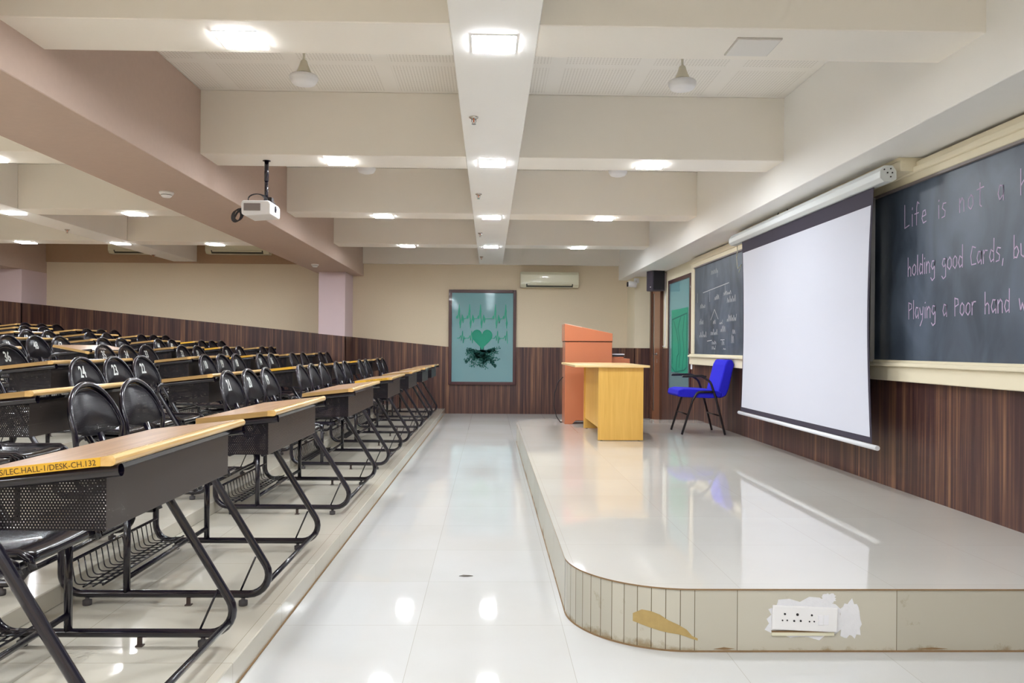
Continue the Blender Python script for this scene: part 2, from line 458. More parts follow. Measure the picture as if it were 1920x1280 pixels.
# ceiling and beams
o = MB().box((XL, YB, CEIL_Z), (XR + .2, YW + .1, CEIL_Z + .1)).obj('ceiling', M['ceil']); struct(o)
def beam(n, a, b, mat, label):
    q = MB().box(a, b).obj('trim_%d' % n, mat, bevel=.004, seg=1); struct(q); return q
beam(10, (-.19, YB, BEAM_Z), (.215, YW - .1, CEIL_Z), M['beam'], 'spine beam')
beam(11, (-5.47, YB, BEAM_Z), (-5.07, YW - .03, CEIL_Z), M['beam'], 'spine beam')
BY = [(-1.5, -1.12), (1.02, 1.40), (3.50, 3.88), (5.94, 6.32), (8.45, 8.82), (10.98, 11.36)]
n = 12
for y0, y1 in BY:
    beam(n, (-2.25, y0, BEAM_Z + .001), (-.19, y1, CEIL_Z), M['beamside'], ''); n += 1
    beam(n, (.215, y0, BEAM_Z + .001), (2.28, y1, CEIL_Z), M['beamside'], ''); n += 1
    beam(n, (-7.7, y0, BEAM_Z + .001), (-5.47, y1, CEIL_Z), M['beamside'], ''); n += 1
    beam(n, (-5.07, y0, BEAM_Z + .001), (-2.85, y1, CEIL_Z), M['beamside'], ''); n += 1
beam(n, (-2.90, YB, 2.38), (-2.20, YW - .001, CEIL_Z), M['brown'], ''); n += 1
beam(n, (-9.2, YB, 2.38), (-7.65, YW - .001, CEIL_Z), M['brown'], ''); n += 1
beam(n, (2.25, YB, 2.345), (XR + .1, YW - .001, CEIL_Z), M['beam'], ''); n += 1
TN = n

# seating platforms: each one tread, nosing slightly out of parallel with the aisle
SK = .0075
def PZ(k): return .087 + .082 * (k - 1)
def RX(k, y): return -.873 - .9 * (k - 1) + SK * y
for k in range(1, 10):
    z0, z1 = (0, PZ(1)) if k == 1 else (PZ(k - 1) - .0, PZ(k))
    y0, y1 = YB, YW - .019
    if k < 9:
        poly = [(RX(k, y0), y0), (RX(k, y1), y1), (XL, y1), (XL, y0)]
    else: poly = [(RX(9, y0), y0), (RX(9, y1), y1), (XL, y1), (XL, y0)]
    if RX(k, y0) < XL: continue
    q = MB().prism(poly, 'Z', z0, z1).obj('floor_step_%d' % k, M['step'], bevel=.004, seg=1); struct(q)
    q.name = 'trim_%d' % TN; TN += 1
# grout line where the first step meets the aisle
q = MB().prism([(RX(1, YB) + .006, YB), (RX(1, YW) + .006, YW - .02), (RX(1, YW) - .002, YW - .02), (RX(1, YB) - .002, YB)], 'Z', 0, .004).obj('trim_%d' % TN, M['grime']); struct(q); TN += 1

# ---------------------------------------------------------------- stage
SZ, SX0, SY0, SY1, R = .2415, .337, 2.944, 9.98, .45
def stage_outline(off=0.0):
    out = []   # (x, y, u) with u counting the tile joints
    x0, y0 = SX0 - off, SY0 - off
    g = .0022
    out.append((XR - .02, y0, -3.9))
    for X_, u in ((2.16, -3.0), (1.563, -2.0), (.95, -1.0)):
        out += [(X_ + g, y0, u - .05), (X_, y0, u), (X_ - g, y0, u + .05)]
    out += [(SX0 + R + g, y0, -.05), (SX0 + R, y0, 0.0)]
    ns = 13
    for k in range(1, ns * 3 + 1):
        a = (k / (ns * 3)) * PI / 2
        out.append((SX0 + R - (R + off) * math.sin(a), SY0 + R - (R + off) * math.cos(a), k / 3))
    u = 13; y = SY0 + R
    while y + .6 < SY1 - R:
        y += .6; u += 1; out += [(x0, y - g, u - .05), (x0, y, u), (x0, y + g, u + .05)]
    y = SY1 - R; u += 1; out.append((x0, y, u))
    for k in range(1, 25):
        a = k / 24 * PI / 2
        out.append((SX0 + R - (R + off) * math.cos(a), SY1 - R + (R + off) * math.sin(a), u + k / 2))
    out.append((XR - .02, SY1 + off, u + 16))
    return out
def stage_mesh(name, off, z0, z1, mat, parent=None):
    ol = stage_outline(off); n_ = len(ol)
    vs = [(x, y, z0) for x, y, u in ol] + [(x, y, z1) for x, y, u in ol]
    fs = [(i + 1, i, n_ + i, n_ + i + 1) for i in range(n_ - 1)] + [(0, n_ - 1, 2 * n_ - 1, n_)]
    fs += [tuple(range(n_, 2 * n_))[::-1]]
    me = bpy.data.meshes.new(name); me.from_pydata(vs, [], fs); uvl = me.uv_layers.new(name='UVMap')
    us = [u for _, _, u in ol] * 2
    for p in me.polygons:
        for li in p.loop_indices:
            vi = me.loops[li].vertex_index
            uvl.data[li].uv = (us[vi], 1 if vi >= n_ else 0)
        if p.index < n_ - 1: p.use_smooth = False
    me.materials.append(mat[0])
    if len(mat) > 1:
        me.materials.append(mat[1]); me.polygons[len(me.polygons) - 1].material_index = 1
    import bmesh
    b = bmesh.new(); b.from_mesh(me); bmesh.ops.recalc_face_normals(b, faces=b.faces)
    b.to_mesh(me); b.free()
    ob = bpy.data.objects.new(name, me); C.objects.link(ob)
    if parent: ob.parent = parent
    return ob
stg = stage_mesh('platform_stage', 0, 0, SZ - .001, (M['riser'], M['stage']))
tag(stg, 'low tiled teaching platform with rounded front corner along the chalkboard wall', 'platform')
stage_mesh('tile_lip', .004, SZ - .006, SZ, (M['grime'], M['stage']), stg)
stage_mesh('base_grime', .003, 0, .006, (M['grime'],), stg)

def blob(cx, cz, rx, rz, seed, y, n_=26, t=.0015, jag=.28):
    rnd = random.Random(seed); pts = []
    for k in range(n_):
        a = 2 * PI * k / n_; j = 1 - jag * rnd.random()
        sq = 1 / max(abs(math.cos(a)), abs(math.sin(a))) ** .6
        pts.append((cx + rx * math.cos(a) * j * sq, cz + rz * math.sin(a) * j * sq))
    return MB().prism(pts, 'Y', y - t, y + .0005)
blob(1.205, .126, .165, .085, 3, SY0).obj('filler_patch', M['plaster'], stg)
blob(1.385, .125, .045, .08, 5, SY0 - .0004).obj('filler_patch', M['plaster'], stg)
blob(1.30, .205, .03, .02, 8, SY0 - .0004).obj('filler_patch', M['plaster'], stg)
q = MB().prism([(.86, .012), (.9, .018), (.94, .013), (.9, .009)], 'Y', SY0 - .001, SY0).obj('scuff_mark', M['grime'], stg)
MB().prism([(1.64, .012), (1.7, .017), (1.76, .013), (1.7, .009)], 'Y', SY0 - .001, SY0).obj('scuff_mark', M['grime'], stg)
# tan stain wrapping the curved corner
sv = []
def on_arc(u, z, off=.0015):
    # u: metres from the front tangent point round the corner
    a = u / R
    if u < 0: return (SX0 + R - u, SY0 - off, z)
    return (SX0 + R - (R + off) * math.sin(a), SY0 + R - (R + off) * math.cos(a), z)
outl_t = [(.235, .128), (.2, .148), (.165, .146), (.13, .136), (.1, .118), (.06, .102), (.03, .085), (.01, .062), (-.012, .052)]
outl_b = [(.235, .098), (.2, .09), (.165, .082), (.13, .075), (.1, .07), (.06, .066), (.03, .058), (.01, .05), (-.012, .044)]
vs = [on_arc(*p) for p in outl_t] + [on_arc(*p) for p in outl_b]; k_ = len(outl_t)
MB().add(vs, [(i, i + 1, k_ + i + 1, k_ + i) for i in range(k_ - 1)]).obj('tan_stain', M['stain'], stg)

# socket plate on the stage front
pl = thing('socket_plate', 'white power socket plate on the front of the tiled platform', 'socket', (1.205, SY0 - .002, .13))
MB().box((-.125, -.012, -.046), (.125, 0, .046)).obj('cover_plate', M['white'], pl, bevel=.004).rotation_euler = (0, .045, 0)
ho = MB()
for cx in (-.078, -.03, .025):
    for dx, dz, r_ in ((0, .016, .004), (-.009, -.008, .003), (.009, -.008, .003)):
        if cx == -.03: dx *= 1.4; r_ *= 1.3
        ho.lathe([(r_, -.0135), (r_, -.0118)], (cx + dx, 0, dz - cx * .045), 10, 'Y')
ho.obj('pin_holes', M['blackplastic'], pl)
sw = MB().box((.05, -.016, -.022), (.068, -.011, .014)).box((.072, -.014, -.022), (.09, -.011, .014)).obj('switch', M['paperwhite'], pl, bevel=.001)
MB().box((-.125, -.004, -.066), (.115, .001, -.049)).obj('exposed_box', M['offwhite'], pl)
MB().box((-.125, -.005, -.053), (.12, -.001, -.047)).obj('rust_line', M['grime'], pl)

# ================================================================ FAR WALL ITEMS
def picture(name, label, W, H, loc, rz):
    t = thing(name, label, 'picture', loc, rz)
    fw = .055
    MB().box((-W / 2, -.035, -H / 2), (-W / 2 + fw, 0, H / 2)).box((W / 2 - fw, -.035, -H / 2), (W / 2, 0, H / 2)) \
        .box((-W / 2 + fw, -.035, H / 2 - fw), (W / 2 - fw, 0, H / 2)).box((-W / 2 + fw, -.035, -H / 2), (W / 2 - fw, 0, -H / 2 + fw)) \
        .obj('wooden_frame', M['frame'], t, bevel=.006)
    MB().box((-W / 2 + fw - .005, -.022, -H / 2 + fw - .005), (W / 2 - fw + .005, -.016, H / 2 - fw + .005)).obj('teal_glass', M['teal'], t)
    return t
pic = picture('framed_glass_picture', 'mahogany framed teal glass picture with a green heart and pulse lines', 1.175, 1.655, (-.127, YW - .02, 1.33), 0)
def ribbon(pts, wd, y=-.0235, t=.001):
    b_ = MB()
    for (ax, az), (bx2, bz) in zip(pts[:-1], pts[1:]):
        d = Vector((bx2 - ax, bz - az)); L = d.length
        if L < 1e-5: continue
        nn = Vector((-d.y, d.x)) / L * wd / 2; e = d / L * wd * .3
        b_.prism([(ax - e.x + nn.x, az - e.y + nn.y), (ax - e.x - nn.x, az - e.y - nn.y), (bx2 + e.x - nn.x, bz + e.y - nn.y), (bx2 + e.x + nn.x, bz + e.y + nn.y)], 'Y', y - t, y)
    return b_
# picture-local coordinates: X right, Z up; measured from the artwork
ecg = []
for x0 in (-.37, -.19, 0.0, .26, .44):
    ecg += [(x0 - .055, .33), (x0 - .035, .37), (x0 - .03, .33), (x0 - .005, .57), (x0 + .012, .16), (x0 + .035, .31), (x0 + .05, .39), (x0 + .062, .25), (x0 + .075, .32)]
ecg = [(x, z) for x, z in ecg if x < .47]
b_ = ribbon([(x - .03, z) for x, z in ecg], .012)
b_.v += ribbon([(x - .03, z) for x, z in ecg], .03).v[:0]
for i, (x0) in enumerate((-.37, -.19, 0.0, .26, .44)):
    for zc, hh, wd, dx in ((.45, .13, .036, -.006), (.25, .1, .036, .012), (.32, .06, .05, .057), (.35, .035, .045, -.04)):
        cx = x0 - .03 + dx
        if cx > .44: continue
        b_.prism([(cx - wd / 2, zc), (cx, zc - hh), (cx + wd / 2, zc), (cx, zc + hh)], 'Y', -.025, -.0235)
b_.obj('pulse_line', M['paleGreen'], pic)
e2 = [(-.43, -.015)]
for x0 in (-.33, -.17, .28, .44):
    e2 += [(x0 - .06, -.015), (x0 - .035, .03), (x0 - .025, -.055), (x0 - .005, .11), (x0 + .008, -.1), (x0 + .02, .015), (x0 + .03, -.03), (x0 + .045, -.015)]
ribbon([(x - .01, z) for x, z in e2 if x < .46], .012).obj('pulse_line', M['paleGreen'], pic)
hp = []
for k in range(48):
    t = 2 * PI * k / 48
    hp.append((-.005 + .0112 * 16 * math.sin(t) ** 3, -.015 + .0125 * (13 * math.cos(t) - 5 * math.cos(2 * t) - 2 * math.cos(3 * t) - math.cos(4 * t))))
MB().prism(hp, 'Y', -.027, -.0252).obj('green_heart', M['green'], pic)
rt = MB(); rnd = random.Random(4)
def branch(tx_, tz_, wd):
    """a root curving out from the foot of the trunk to (tx_, tz_), with leaf tips"""
    p0, p1 = (-.005 + tx_ * .06, -.22), (tx_ * .45, -.22 + (tz_ + .22) * .25 - .03)
    pts = []
    for k in range(7):
        t = k / 6
        pts.append(((1 - t) ** 2 * p0[0] + 2 * t * (1 - t) * p1[0] + t * t * tx_, (1 - t) ** 2 * p0[1] + 2 * t * (1 - t) * p1[1] + t * t * tz_))
    for k in range(6):
        r_ = ribbon(pts[k:k + 2], wd * (1 - .12 * k)); rt.add(r_.v, r_.f)
        if k >= 2:
            for s_ in (-1, 1):
                d = Vector(pts[k + 1]) - Vector(pts[k]); d.normalize()
                a = math.atan2(d.y, d.x) + s_ * rnd.uniform(.5, 1.0); L = rnd.uniform(.018, .034)
                e = (pts[k + 1][0] + math.cos(a) * L, pts[k + 1][1] + math.sin(a) * L)
                r_ = ribbon([pts[k + 1], e], .007); rt.add(r_.v, r_.f)
                rt.prism([(e[0] - .009, e[1]), (e[0], e[1] - .013), (e[0] + .009, e[1]), (e[0], e[1] + .013)], 'Y', -.0247, -.0235)
for _ in range(85):
    for _t in range(50):
        x_ = rnd.uniform(-.29, .29); z_ = rnd.uniform(-.53, -.15); ax = abs(x_)
        if z_ > -.16 - .07 * (1 - min(1, ax / .26)) * 1.6: continue
        if z_ < -.53 + max(0, ax - .2) * 1.4 + (.05 if .1 < ax < .14 else 0): continue
        break
    branch(x_, z_, .009)
    for _q in range(4):
        cx_, cz_ = x_ + rnd.uniform(-.022, .022), z_ + rnd.uniform(-.022, .022); q1 = rnd.uniform(.008, .014)
        rt.prism([(cx_ - q1, cz_), (cx_, cz_ - q1 * .8), (cx_ + q1, cz_), (cx_, cz_ + q1 * .8)], 'Y', -.0247, -.0235)
r_ = ribbon([(-.005, -.15), (-.005, -.26)], .07); rt.add(r_.v, r_.f)
rt.obj('root_pattern', M['darkgreen'], pic)

def air_con(label, x0, x1, z0, z1, y):
    t = thing('air_conditioner', label, 'air conditioner', ((x0 + x1) / 2, y, z0), 0)
    W = (x1 - x0) / 2; H = z1 - z0
    MB().prism([(0, 0), (-.16, 0.0), (-.205, .05), (-.21, H - .04), (-.18, H), (0, H)], 'X', -W, W).obj('body', M['offwhite'], t, bevel=.008)
    MB().prism([(-.207, .075), (-.217, .08), (-.22, H - .05), (-.212, H - .04)], 'X', -W + .02, W - .02).obj('front_panel', M['offwhite'], t, bevel=.003)
    MB().prism([(-.168, .004), (-.209, .052), (-.204, .058), (-.163, .012)], 'X', -W + .1, W - .1).obj('air_outlet', M['slot'], t)
    MB().prism([(-.18, .022), (-.214, .05), (-.212, .054), (-.178, .026)], 'X', -W + .12, W - .12).obj('louvre', M['offwhite'], t)
    return t
air_con('cream wall air conditioner above the right of the framed heart picture', .523, 1.53, 2.20, 2.465, YW - .001)
air_con('cream air conditioner high on the far wall, just left of the brown beam', -4.86, -3.78, 2.72, 2.985, YW - .031)
air_con('cream wall air conditioner at the far left, beside the white spine beam', -6.5, -5.5, 2.71, 2.975, YW - .031)

# ---------------------------------------------------------------- right wall items
def cable(pts, r_=.003, name='cable', label='', cat='cable', parent=None, mat='blackplastic'):
    ob = MB().tube(pts, r_, 6).obj(name, M[mat], parent)
    if not parent: tag(ob, label, cat)
    return ob
# door
d = MB().box((XR - .03, 12.10, 0), (XR - .004, 12.74, 2.12)).obj('door_1', M['doorwood'], bevel=.003); struct(d)
MB().box((XR - .05, 12.06, 0), (XR - .002, 12.10, 2.16)).box((XR - .05, 12.74, 0), (XR - .002, 12.84, 2.16)).box((XR - .05, 12.10, 2.12), (XR - .002, 12.74, 2.16)).obj('door_frame', M['doorframe'], d)
MB().box((XR - .034, 12.62, .15), (XR - .029, 12.66, 2.05)).obj('door_groove', M['blackplastic'], d)
MB().box((XR - .036, 12.58, .15), (XR - .029, 12.6, 2.05)).obj('door_beading', M['steel'], d)
MB().lathe([(.022, XR - .045), (.022, XR - .03)], (0, 12.36, 1.07), 16, 'X').tube([(XR - .05, 12.36, 1.07), (XR - .075, 12.36, 1.07), (XR - .08, 12.30, 1.07), (XR - .08, 12.24, 1.07)], .009, 8).obj('door_handle', M['steel'], d)
MB().box((XR - .036, 12.345, .93), (XR - .029, 12.375, .99)).obj('lock_plate', M['steel'], d)
# cable trunking by the door
tk = MB().box((XR - .014, 11.9, 1.2), (XR - .001, 11.92, 2.32)).box((XR - .014, 11.9, 1.185), (XR - .001, 12.05, 1.2)).obj('cable_trunking', M['white'])
tag(tk, 'thin white cable trunking running up the wall beside the door', 'trunking')
pic2 = picture('framed_glass_picture', 'mahogany framed teal glass picture on the side wall between door and chalkboard', 1.30, 1.66, (XR - .002, 10.96, 1.34), -PI / 2)
# figure in the side picture: a plain green block with curved outlines
MB().box((-.44, -.0245, -.52), (.5, -.0235, .38)).obj('green_panel', M['paleGreen'], pic2)
fl = [[(-.4, .24), (.45, .3)], [(-.3, .22), (-.12, .05), (-.02, -.1), (0, -.25), (-.1, -.3), (-.15, -.5)], [(.1, .26), (-.05, .1), (.05, -.05), (.1, -.2), (.02, -.45)], [(.3, .27), (.22, 0), (.3, -.2), (.2, -.5)], [(-.42, -.45), (-.2, -.52), (.05, -.5), (.3, -.48), (.44, -.44)], [(.44, .3), (.44, -.44)], [(-.4, .24), (-.38, -.4)]]
bb = MB()
for f_ in fl:
    r_ = ribbon(f_, .018, -.0247, .001); bb.add(r_.v, r_.f)
bb.obj('line_drawing', M['darkgreen'], pic2)
nt_ = MB().box((XR - .024, 10.24, .885), (XR - .0185, 10.4, 1.055)).obj('switch_plate', M['paperwhite'], bevel=.002)
tag(nt_, 'small white plate on the wainscot beside the left chalkboard', 'plate')

# speaker
sp = thing('wall_speaker', 'black loudspeaker mounted high on the wall above the door', 'speaker', (2.555, 11.92, 2.04), .15)
MB().prism([(-.13, .08), (-.1, -.1), (.1, -.1), (.1, .08), (.03, .13), (-.06, .13)], 'Z', 0, .385).obj('shell', M['cabinet'], sp, bevel=.01)
MB().prism([(-.085, -.112), (.092, -.112), (.092, -.1), (-.085, -.1)], 'Z', .02, .365).obj('grille', M['grillecloth'], sp, bevel=.004)
MB().box((-.12, -.06, .05), (-.108, -.045, .062)).obj('badge', M['white'], sp)
MB().box((.06, .0, .15), (.13, .04, .22)).obj('bracket', M['blackmetal'], sp)
# cctv camera
cc = thing('security_camera', 'white bullet security camera on the pillar at the far right corner', 'camera', (2.345, 12.79, 2.24)); cc.scale = (1.35, 1.35, 1.35)
MB().lathe([(.03, -.05), (.036, -.045), (.036, .05), (.03, .055)], (0, 0, -.02), 20, 'X').obj('housing', M['white'], cc).rotation_euler = (0, .12, 0)
MB().lathe([(.03, -.066), (.03, -.05)], (0, 0, -.02), 20, 'X').obj('lens_ring', M['blackplastic'], cc)
MB().tube([(.02, 0, 0), (.05, .03, .03), (.06, .055, .03)], .01, 8).box((.03, .05, 0), (.09, .06, .06)).obj('bracket', M['white'], cc)

# chalkboards: ledges and frames fixed to the wall, slate panels as separate boards
XF = 2.64
def board(label, y0, y1):
    t = thing('chalkboard', label, 'chalkboard', (XF, (y0 + y1) / 2, 1.09)); h_ = (y1 - y0) / 2
    MB().box((0, -h_, 0), (.04, h_, 1.11)).obj('slate_panel', M['slate'], t)
    MB().box((-.012, h_, -.0), (XR - XF, h_ + .15, 1.11)).obj('side_frame', M['cream'], t, bevel=.006)
    MB().box((-.012, -h_ - .1, 1.11), (XR - XF, h_ + .15, 1.235)).box((-.03, -h_ - .1, 1.16), (0, h_ + .15, 1.20)).obj('top_frame', M['cream'], t, bevel=.008)
    MB().box((-.03, -h_ - .1, -.135), (XR - XF, h_ + .15, 0)).box((-.06, -h_ - .1, -.04), (0, h_ + .12, -.015)).obj('chalk_ledge', M['cream'], t, bevel=.006)
    MB().box((-.02, -h_, 1.095), (.0, h_, 1.11)).obj('metal_track', M['vent'], t)
    return t
bd1 = board('left chalkboard with a white chalk tree diagram, behind the blue chair', 6.55, 9.98)
bd2 = board('right chalkboard with pink handwriting, nearest the camera', 1.2, 5.36)
MB().box((-.05, 1.97, -.02), (-.02, 2.0, 1.1)).obj('sliding_rail', M['steel'], bd2)

# stroke letters for chalk handwriting (unit cell, y up)
G = {
 'L': [[(0, 1.5), (.02, 0), (.6, .12)]], 'i': [[(.1, .75), (.12, 0)], [(.1, 1.05), (.12, 1.12)]], 'f': [[(.55, 1.25), (.35, 1.4), (.25, 1.1), (.25, 0)], [(0, .72), (.5, .75)]],
 'e': [[(.05, .42), (.5, .48), (.42, .75), (.15, .7), (.03, .3), (.2, 0), (.55, .08)]], 's': [[(.5, .78), (.2, .8), (.1, .55), (.42, .35), (.38, .05), (.05, 0)]],
 'n': [[(.05, .8), (.07, 0)], [(.07, .5), (.3, .8), (.48, .6), (.5, 0)]], 'o': [[(.3, .8), (.08, .6), (.05, .2), (.3, 0), (.52, .25), (.5, .65), (.3, .8)]],
 't': [[(.3, 1.3), (.3, .1), (.45, 0)], [(0, .95), (.65, 1.0)]], 'a': [[(.5, .75), (.2, .8), (.05, .4), (.2, .05), (.48, .3), (.5, .78), (.52, .0)]],
 'h': [[(.05, 1.35), (.07, 0)], [(.07, .45), (.3, .72), (.47, .5), (.48, 0)]], 'l': [[(.1, 1.35), (.12, 0)]], 'd': [[(.5, 1.4), (.5, 0)], [(.5, .6), (.2, .75), (.05, .35), (.2, .02), (.5, .2)]],
 'g': [[(.5, .75), (.2, .8), (.05, .45), (.25, .2), (.5, .45), (.5, .78), (.48, -.4), (.2, -.55), (.0, -.35)]],
 'C': [[(.55, 1.05), (.2, 1.15), (.02, .6), (.12, .05), (.6, .08)]], 'r': [[(.08, .8), (.08, 0)], [(.08, .5), (.25, .78), (.48, .78)]],
 ',': [[(.1, .1), (.02, -.3)]], 'b': [[(.08, 1.35), (.08, 0)], [(.08, .5), (.35, .7), (.52, .35), (.35, .02), (.08, .08)]], 'u': [[(.05, .75), (.08, .15), (.3, 0), (.48, .2), (.5, .75), (.52, 0)]],
 'P': [[(.08, 1.2), (.1, 0)], [(.08, 1.15), (.45, 1.1), (.5, .75), (.1, .6)]], 'y': [[(.02, .75), (.2, .25), (.45, .3)], [(.5, .78), (.4, -.1), (.1, -.5)]],
 'p': [[(.08, .8), (.08, -.45)], [(.08, .6), (.35, .78), (.5, .4), (.3, .1), (.08, .15)]], 'w': [[(0, .75), (.15, .05), (.3, .5), (.48, .05), (.62, .78)]],
}
def handwrite(s_, y_start, z, size, mat, parent, adv=.72, name='chalk_writing', jit=0):
    """text on the X = const board; reads from the far end towards the camera (decreasing Y)"""
    b_ = MB(); u = 0; rnd_ = random.Random(len(s_))
    for ch in s_:
        if ch == ' ': u += adv * size * 1.15; continue
        for st in G[ch]:
            pts = [(0, y_start - u - p[0] * size * .9, z + p[1] * size * (1 + rnd_.uniform(-.04, .04))) for p in st]
            path = [(-.0012, p[1], p[2]) for p in pts]
            for (a0, b0) in zip(path[:-1], path[1:]):
                d = Vector(b0) - Vector(a0); L = d.length
                nn = Vector((0, -d.z, d.y)) / max(L, 1e-5) * .0033
                e = d / max(L, 1e-5) * .002
                A, B = Vector(a0) - e, Vector(b0) + e
                b_.add([A + nn, A - nn, B - nn, B + nn], [(0, 1, 2, 3)])
        u += adv * size * (.45 if ch in 'il,' else 1.0)
    for i, v in enumerate(b_.v): b_.v[i] = (v[0], v[1], v[2])
    return b_.obj(name, M[mat], parent)
YO = -(1.2 + 5.36) / 2
def write_line(s_, y, z, size, adv):
    for w_ in s_.split(' '):
        handwrite(w_, y, z, size, 'chalk', bd2, adv, 'chalk_word')
        y -= adv * size * (sum(.45 if c in 'il,' else 1 for c in w_) + 1.15)
write_line('Life is not a h', 4.91 + YO, 1.93 - 1.09, .1, .80)
write_line('holding good Cards, but', 4.87 + YO, 1.62 - 1.09, .088, .6)
write_line('Playing a Poor hand well', 4.86 + YO, 1.35 - 1.09, .088, .6)
YO = -(6.55 + 9.98) / 2
rnd = random.Random(11)
def stroke(path, hw=.004):
    sq = MB()
    for (a0, b0) in zip(path[:-1], path[1:]):
        a0 = Vector((-.0012, a0[0] + YO, a0[1] - 1.09)); b0 = Vector((-.0012, b0[0] + YO, b0[1] - 1.09))
        d = b0 - a0; L = max(d.length, 1e-5); nn = Vector((0, -d.z, d.y)) / L * hw
        sq.add([a0 + nn, a0 - nn, b0 - nn, b0 + nn], [(0, 1, 2, 3)])
    sq.obj('chalk_mark', M['chalkw'], bd1)
def squiggle(y, z, L, hgt):
    p = []; n_ = max(5, int(L / .022))
    for k in range(n_): p.append((y - L * k / n_, z + (hgt if k % 2 else 0) * rnd.uniform(.3, 1)))
    stroke(p)
stroke([(9.6, 1.85), (8.55, 1.89)]); stroke([(9.3, 1.85), (9.3, 1.72)]); stroke([(8.7, 1.88), (8.68, 1.78)]); stroke([(9.0, 1.99), (9.0, 2.07)])
for (y, z, L, hg) in ((9.25, 2.02, .3, .07), (9.72, 1.64, .25, .06), (9.1, 1.71, .2, .07), (8.75, 1.74, .3, .05), (9.75, 1.44, .2, .08), (9.75, 1.28, .34, .08), (9.15, 1.43, .12, .06), (8.9, 1.42, .15, .05),
                      (9.25, 1.30, .3, .08), (8.85, 1.33, .2, .1), (8.62, 1.65, .33, .08), (8.62, 1.44, .36, .08), (8.42, 1.3, .12, .1), (9.2, 1.19, .2, .06), (9.2, 1.09 + .04, .18, .05), (8.8, 1.18, .12, .06), (8.75, 1.13, .12, .03), (8.45, 1.2, .1, .1)):
    squiggle(y, z + .02, L, hg)
stroke([(9.1, 1.62), (9.25, 1.5)]); stroke([(9.1, 1.62), (8.95, 1.5)]); stroke([(8.7, 1.26), (8.85, 1.26)]); stroke([(9.2, 1.26), (9.4, 1.25)]); stroke([(9.85, 1.86), (9.85, 1.74)])

# boxed recess above the boards that carries the screen
o = MB().box((2.52, 4.76, 2.325), (XR, 7.95, 2.345)).box((2.53, 4.76, 2.26), (XR, 7.95, 2.33)).obj('trim_%d' % TN, M['cream'], bevel=.003); struct(o); TN += 1

# projection screen
ps = thing('projection_screen', 'pull-down white projection screen with black borders hanging before the chalkboards', 'projection screen', (2.45, 6.23, 2.2))
HL = 1.30
prof = [(-.045, .02), (-.045, .06), (-.02, .095), (.03, .095), (.055, .06), (.055, .01), (.03, -.005), (-.02, -.005)]
MB().prism(prof, 'Y', -1.46, 1.57).obj('roller_case', M['casegrey'], ps, bevel=.004)
for ya_, yb_ in ((-1.468, -1.46), (1.57, 1.578)):
    MB().prism([(a * 1.02, b) for a, b in prof], 'Y', ya_, yb_).obj('end_cap', M['casegrey'], ps)
sc_ = MB()
for px_, pz_ in ((-.02, .07), (.02, .075), (.0, .05), (.03, .05), (.02, .025)):
    sc_.lathe([(.005, -1.4705), (.005, -1.467)], (px_, 0, pz_), 8, 'Y')
sc_.obj('cap_screws', M['blackplastic'], ps)
MB().box((.04, -1.2, .03), (.1, -1.14, .08)).box((.04, .2, .03), (.1, .26, .08)).box((.04, 1.3, .03), (.1, 1.36, .08)).obj('bracket', M['steel'], ps)
def sheet(inset_side, z_top, z_bot, x, name, mat, zt=-.0, thick=.0012):
    nz = 24; vs = []; fs = []
    for i in range(nz + 1):
        t = i / nz; z = z_top + (z_bot - z_top) * t
        tt = (z - 0) / (-1.63)
        sag = .05 * math.sin(PI * min(1, max(0, tt)))
        hw = HL - inset_side - sag
        for k in range(9):
            y = -hw + 2 * hw * k / 8
            vs.append((x, y, z))
    for i in range(nz):
        for k in range(8): a = i * 9 + k; fs.append((a, a + 1, a + 10, a + 9))
    mbb = MB().add(vs, fs, False)
    ob = mbb.obj(name, M[mat], ps, fix=False)
    md = ob.modifiers.new('solid', 'SOLIDIFY'); md.thickness = thick; md.offset = 1
    return ob
sheet(0, 0, -1.645, 0, 'black_border', 'screenblack')
sheet(.022, -.115, -1.605, -.0022, 'white_fabric', 'screen', thick=.0008)
MB().tube([(0, -1.37, -1.665), (0, 1.36, -1.665)], .016, 12).obj('bottom_bar', M['barwhite'], ps)
cable([(.02, 1.52, .0), (.05, 1.6, -.06), (.03, 1.56, -.12), (.06, 1.66, -.1), (.05, 1.6, -.2), (.03, 1.52, -.24), (.06, 1.5, -.2), (.06, 1.58, -.27)], .004, 'pull_cord', parent=ps, mat='offwhite')
cable([(.05, .25, .1), (.07, .35, .16), (.06, .5, .15), (.05, .55, .1)], .004, 'power_lead', parent=ps)

# ================================================================ STAGE FURNITURE
lc = thing('lectern', 'orange-brown laminate lectern with sloping top on the platform', 'lectern', (.905, 9.31, SZ))
MB().prism([(0, 0), (.09, 0), (.13, .045), (.44, .045), (.48, 0), (.565, 0), (.565, .99), (0, .99)], 'Y', 0, .018).obj('front_panel', M['terracotta'], lc, bevel=.003)
MB().box((0, .018, 0), (.018, .34, .99)).obj('side_panel', M['terracotta'], lc)
MB().box((.547, .018, 0), (.565, .34, .99)).obj('side_panel', M['terracotta'], lc)
MB().box((.018, .3, .05), (.547, .318, .99)).obj('rear_panel', M['terracotta'], lc)
MB().box((.018, .02, .04), (.547, .29, .055)).obj('bottom_shelf', M['darkgap'], lc)
MB().prism([(-.008, .995), (.568, .995), (.568, 1.09), (-.008, 1.205)], 'Y', -.008, .36).obj('sloping_top', M['terracotta'], lc, bevel=.004)
MB().prism([(-.008, 1.2), (.2, 1.158), (.2, 1.166), (-.008, 1.208)], 'Y', -.0095, -.004).obj('worn_edge', M['terradark'], lc)
MB().box((-.002, -.001, .986), (.566, .335, .996)).obj('shadow_gap', M['darkgap'], lc)
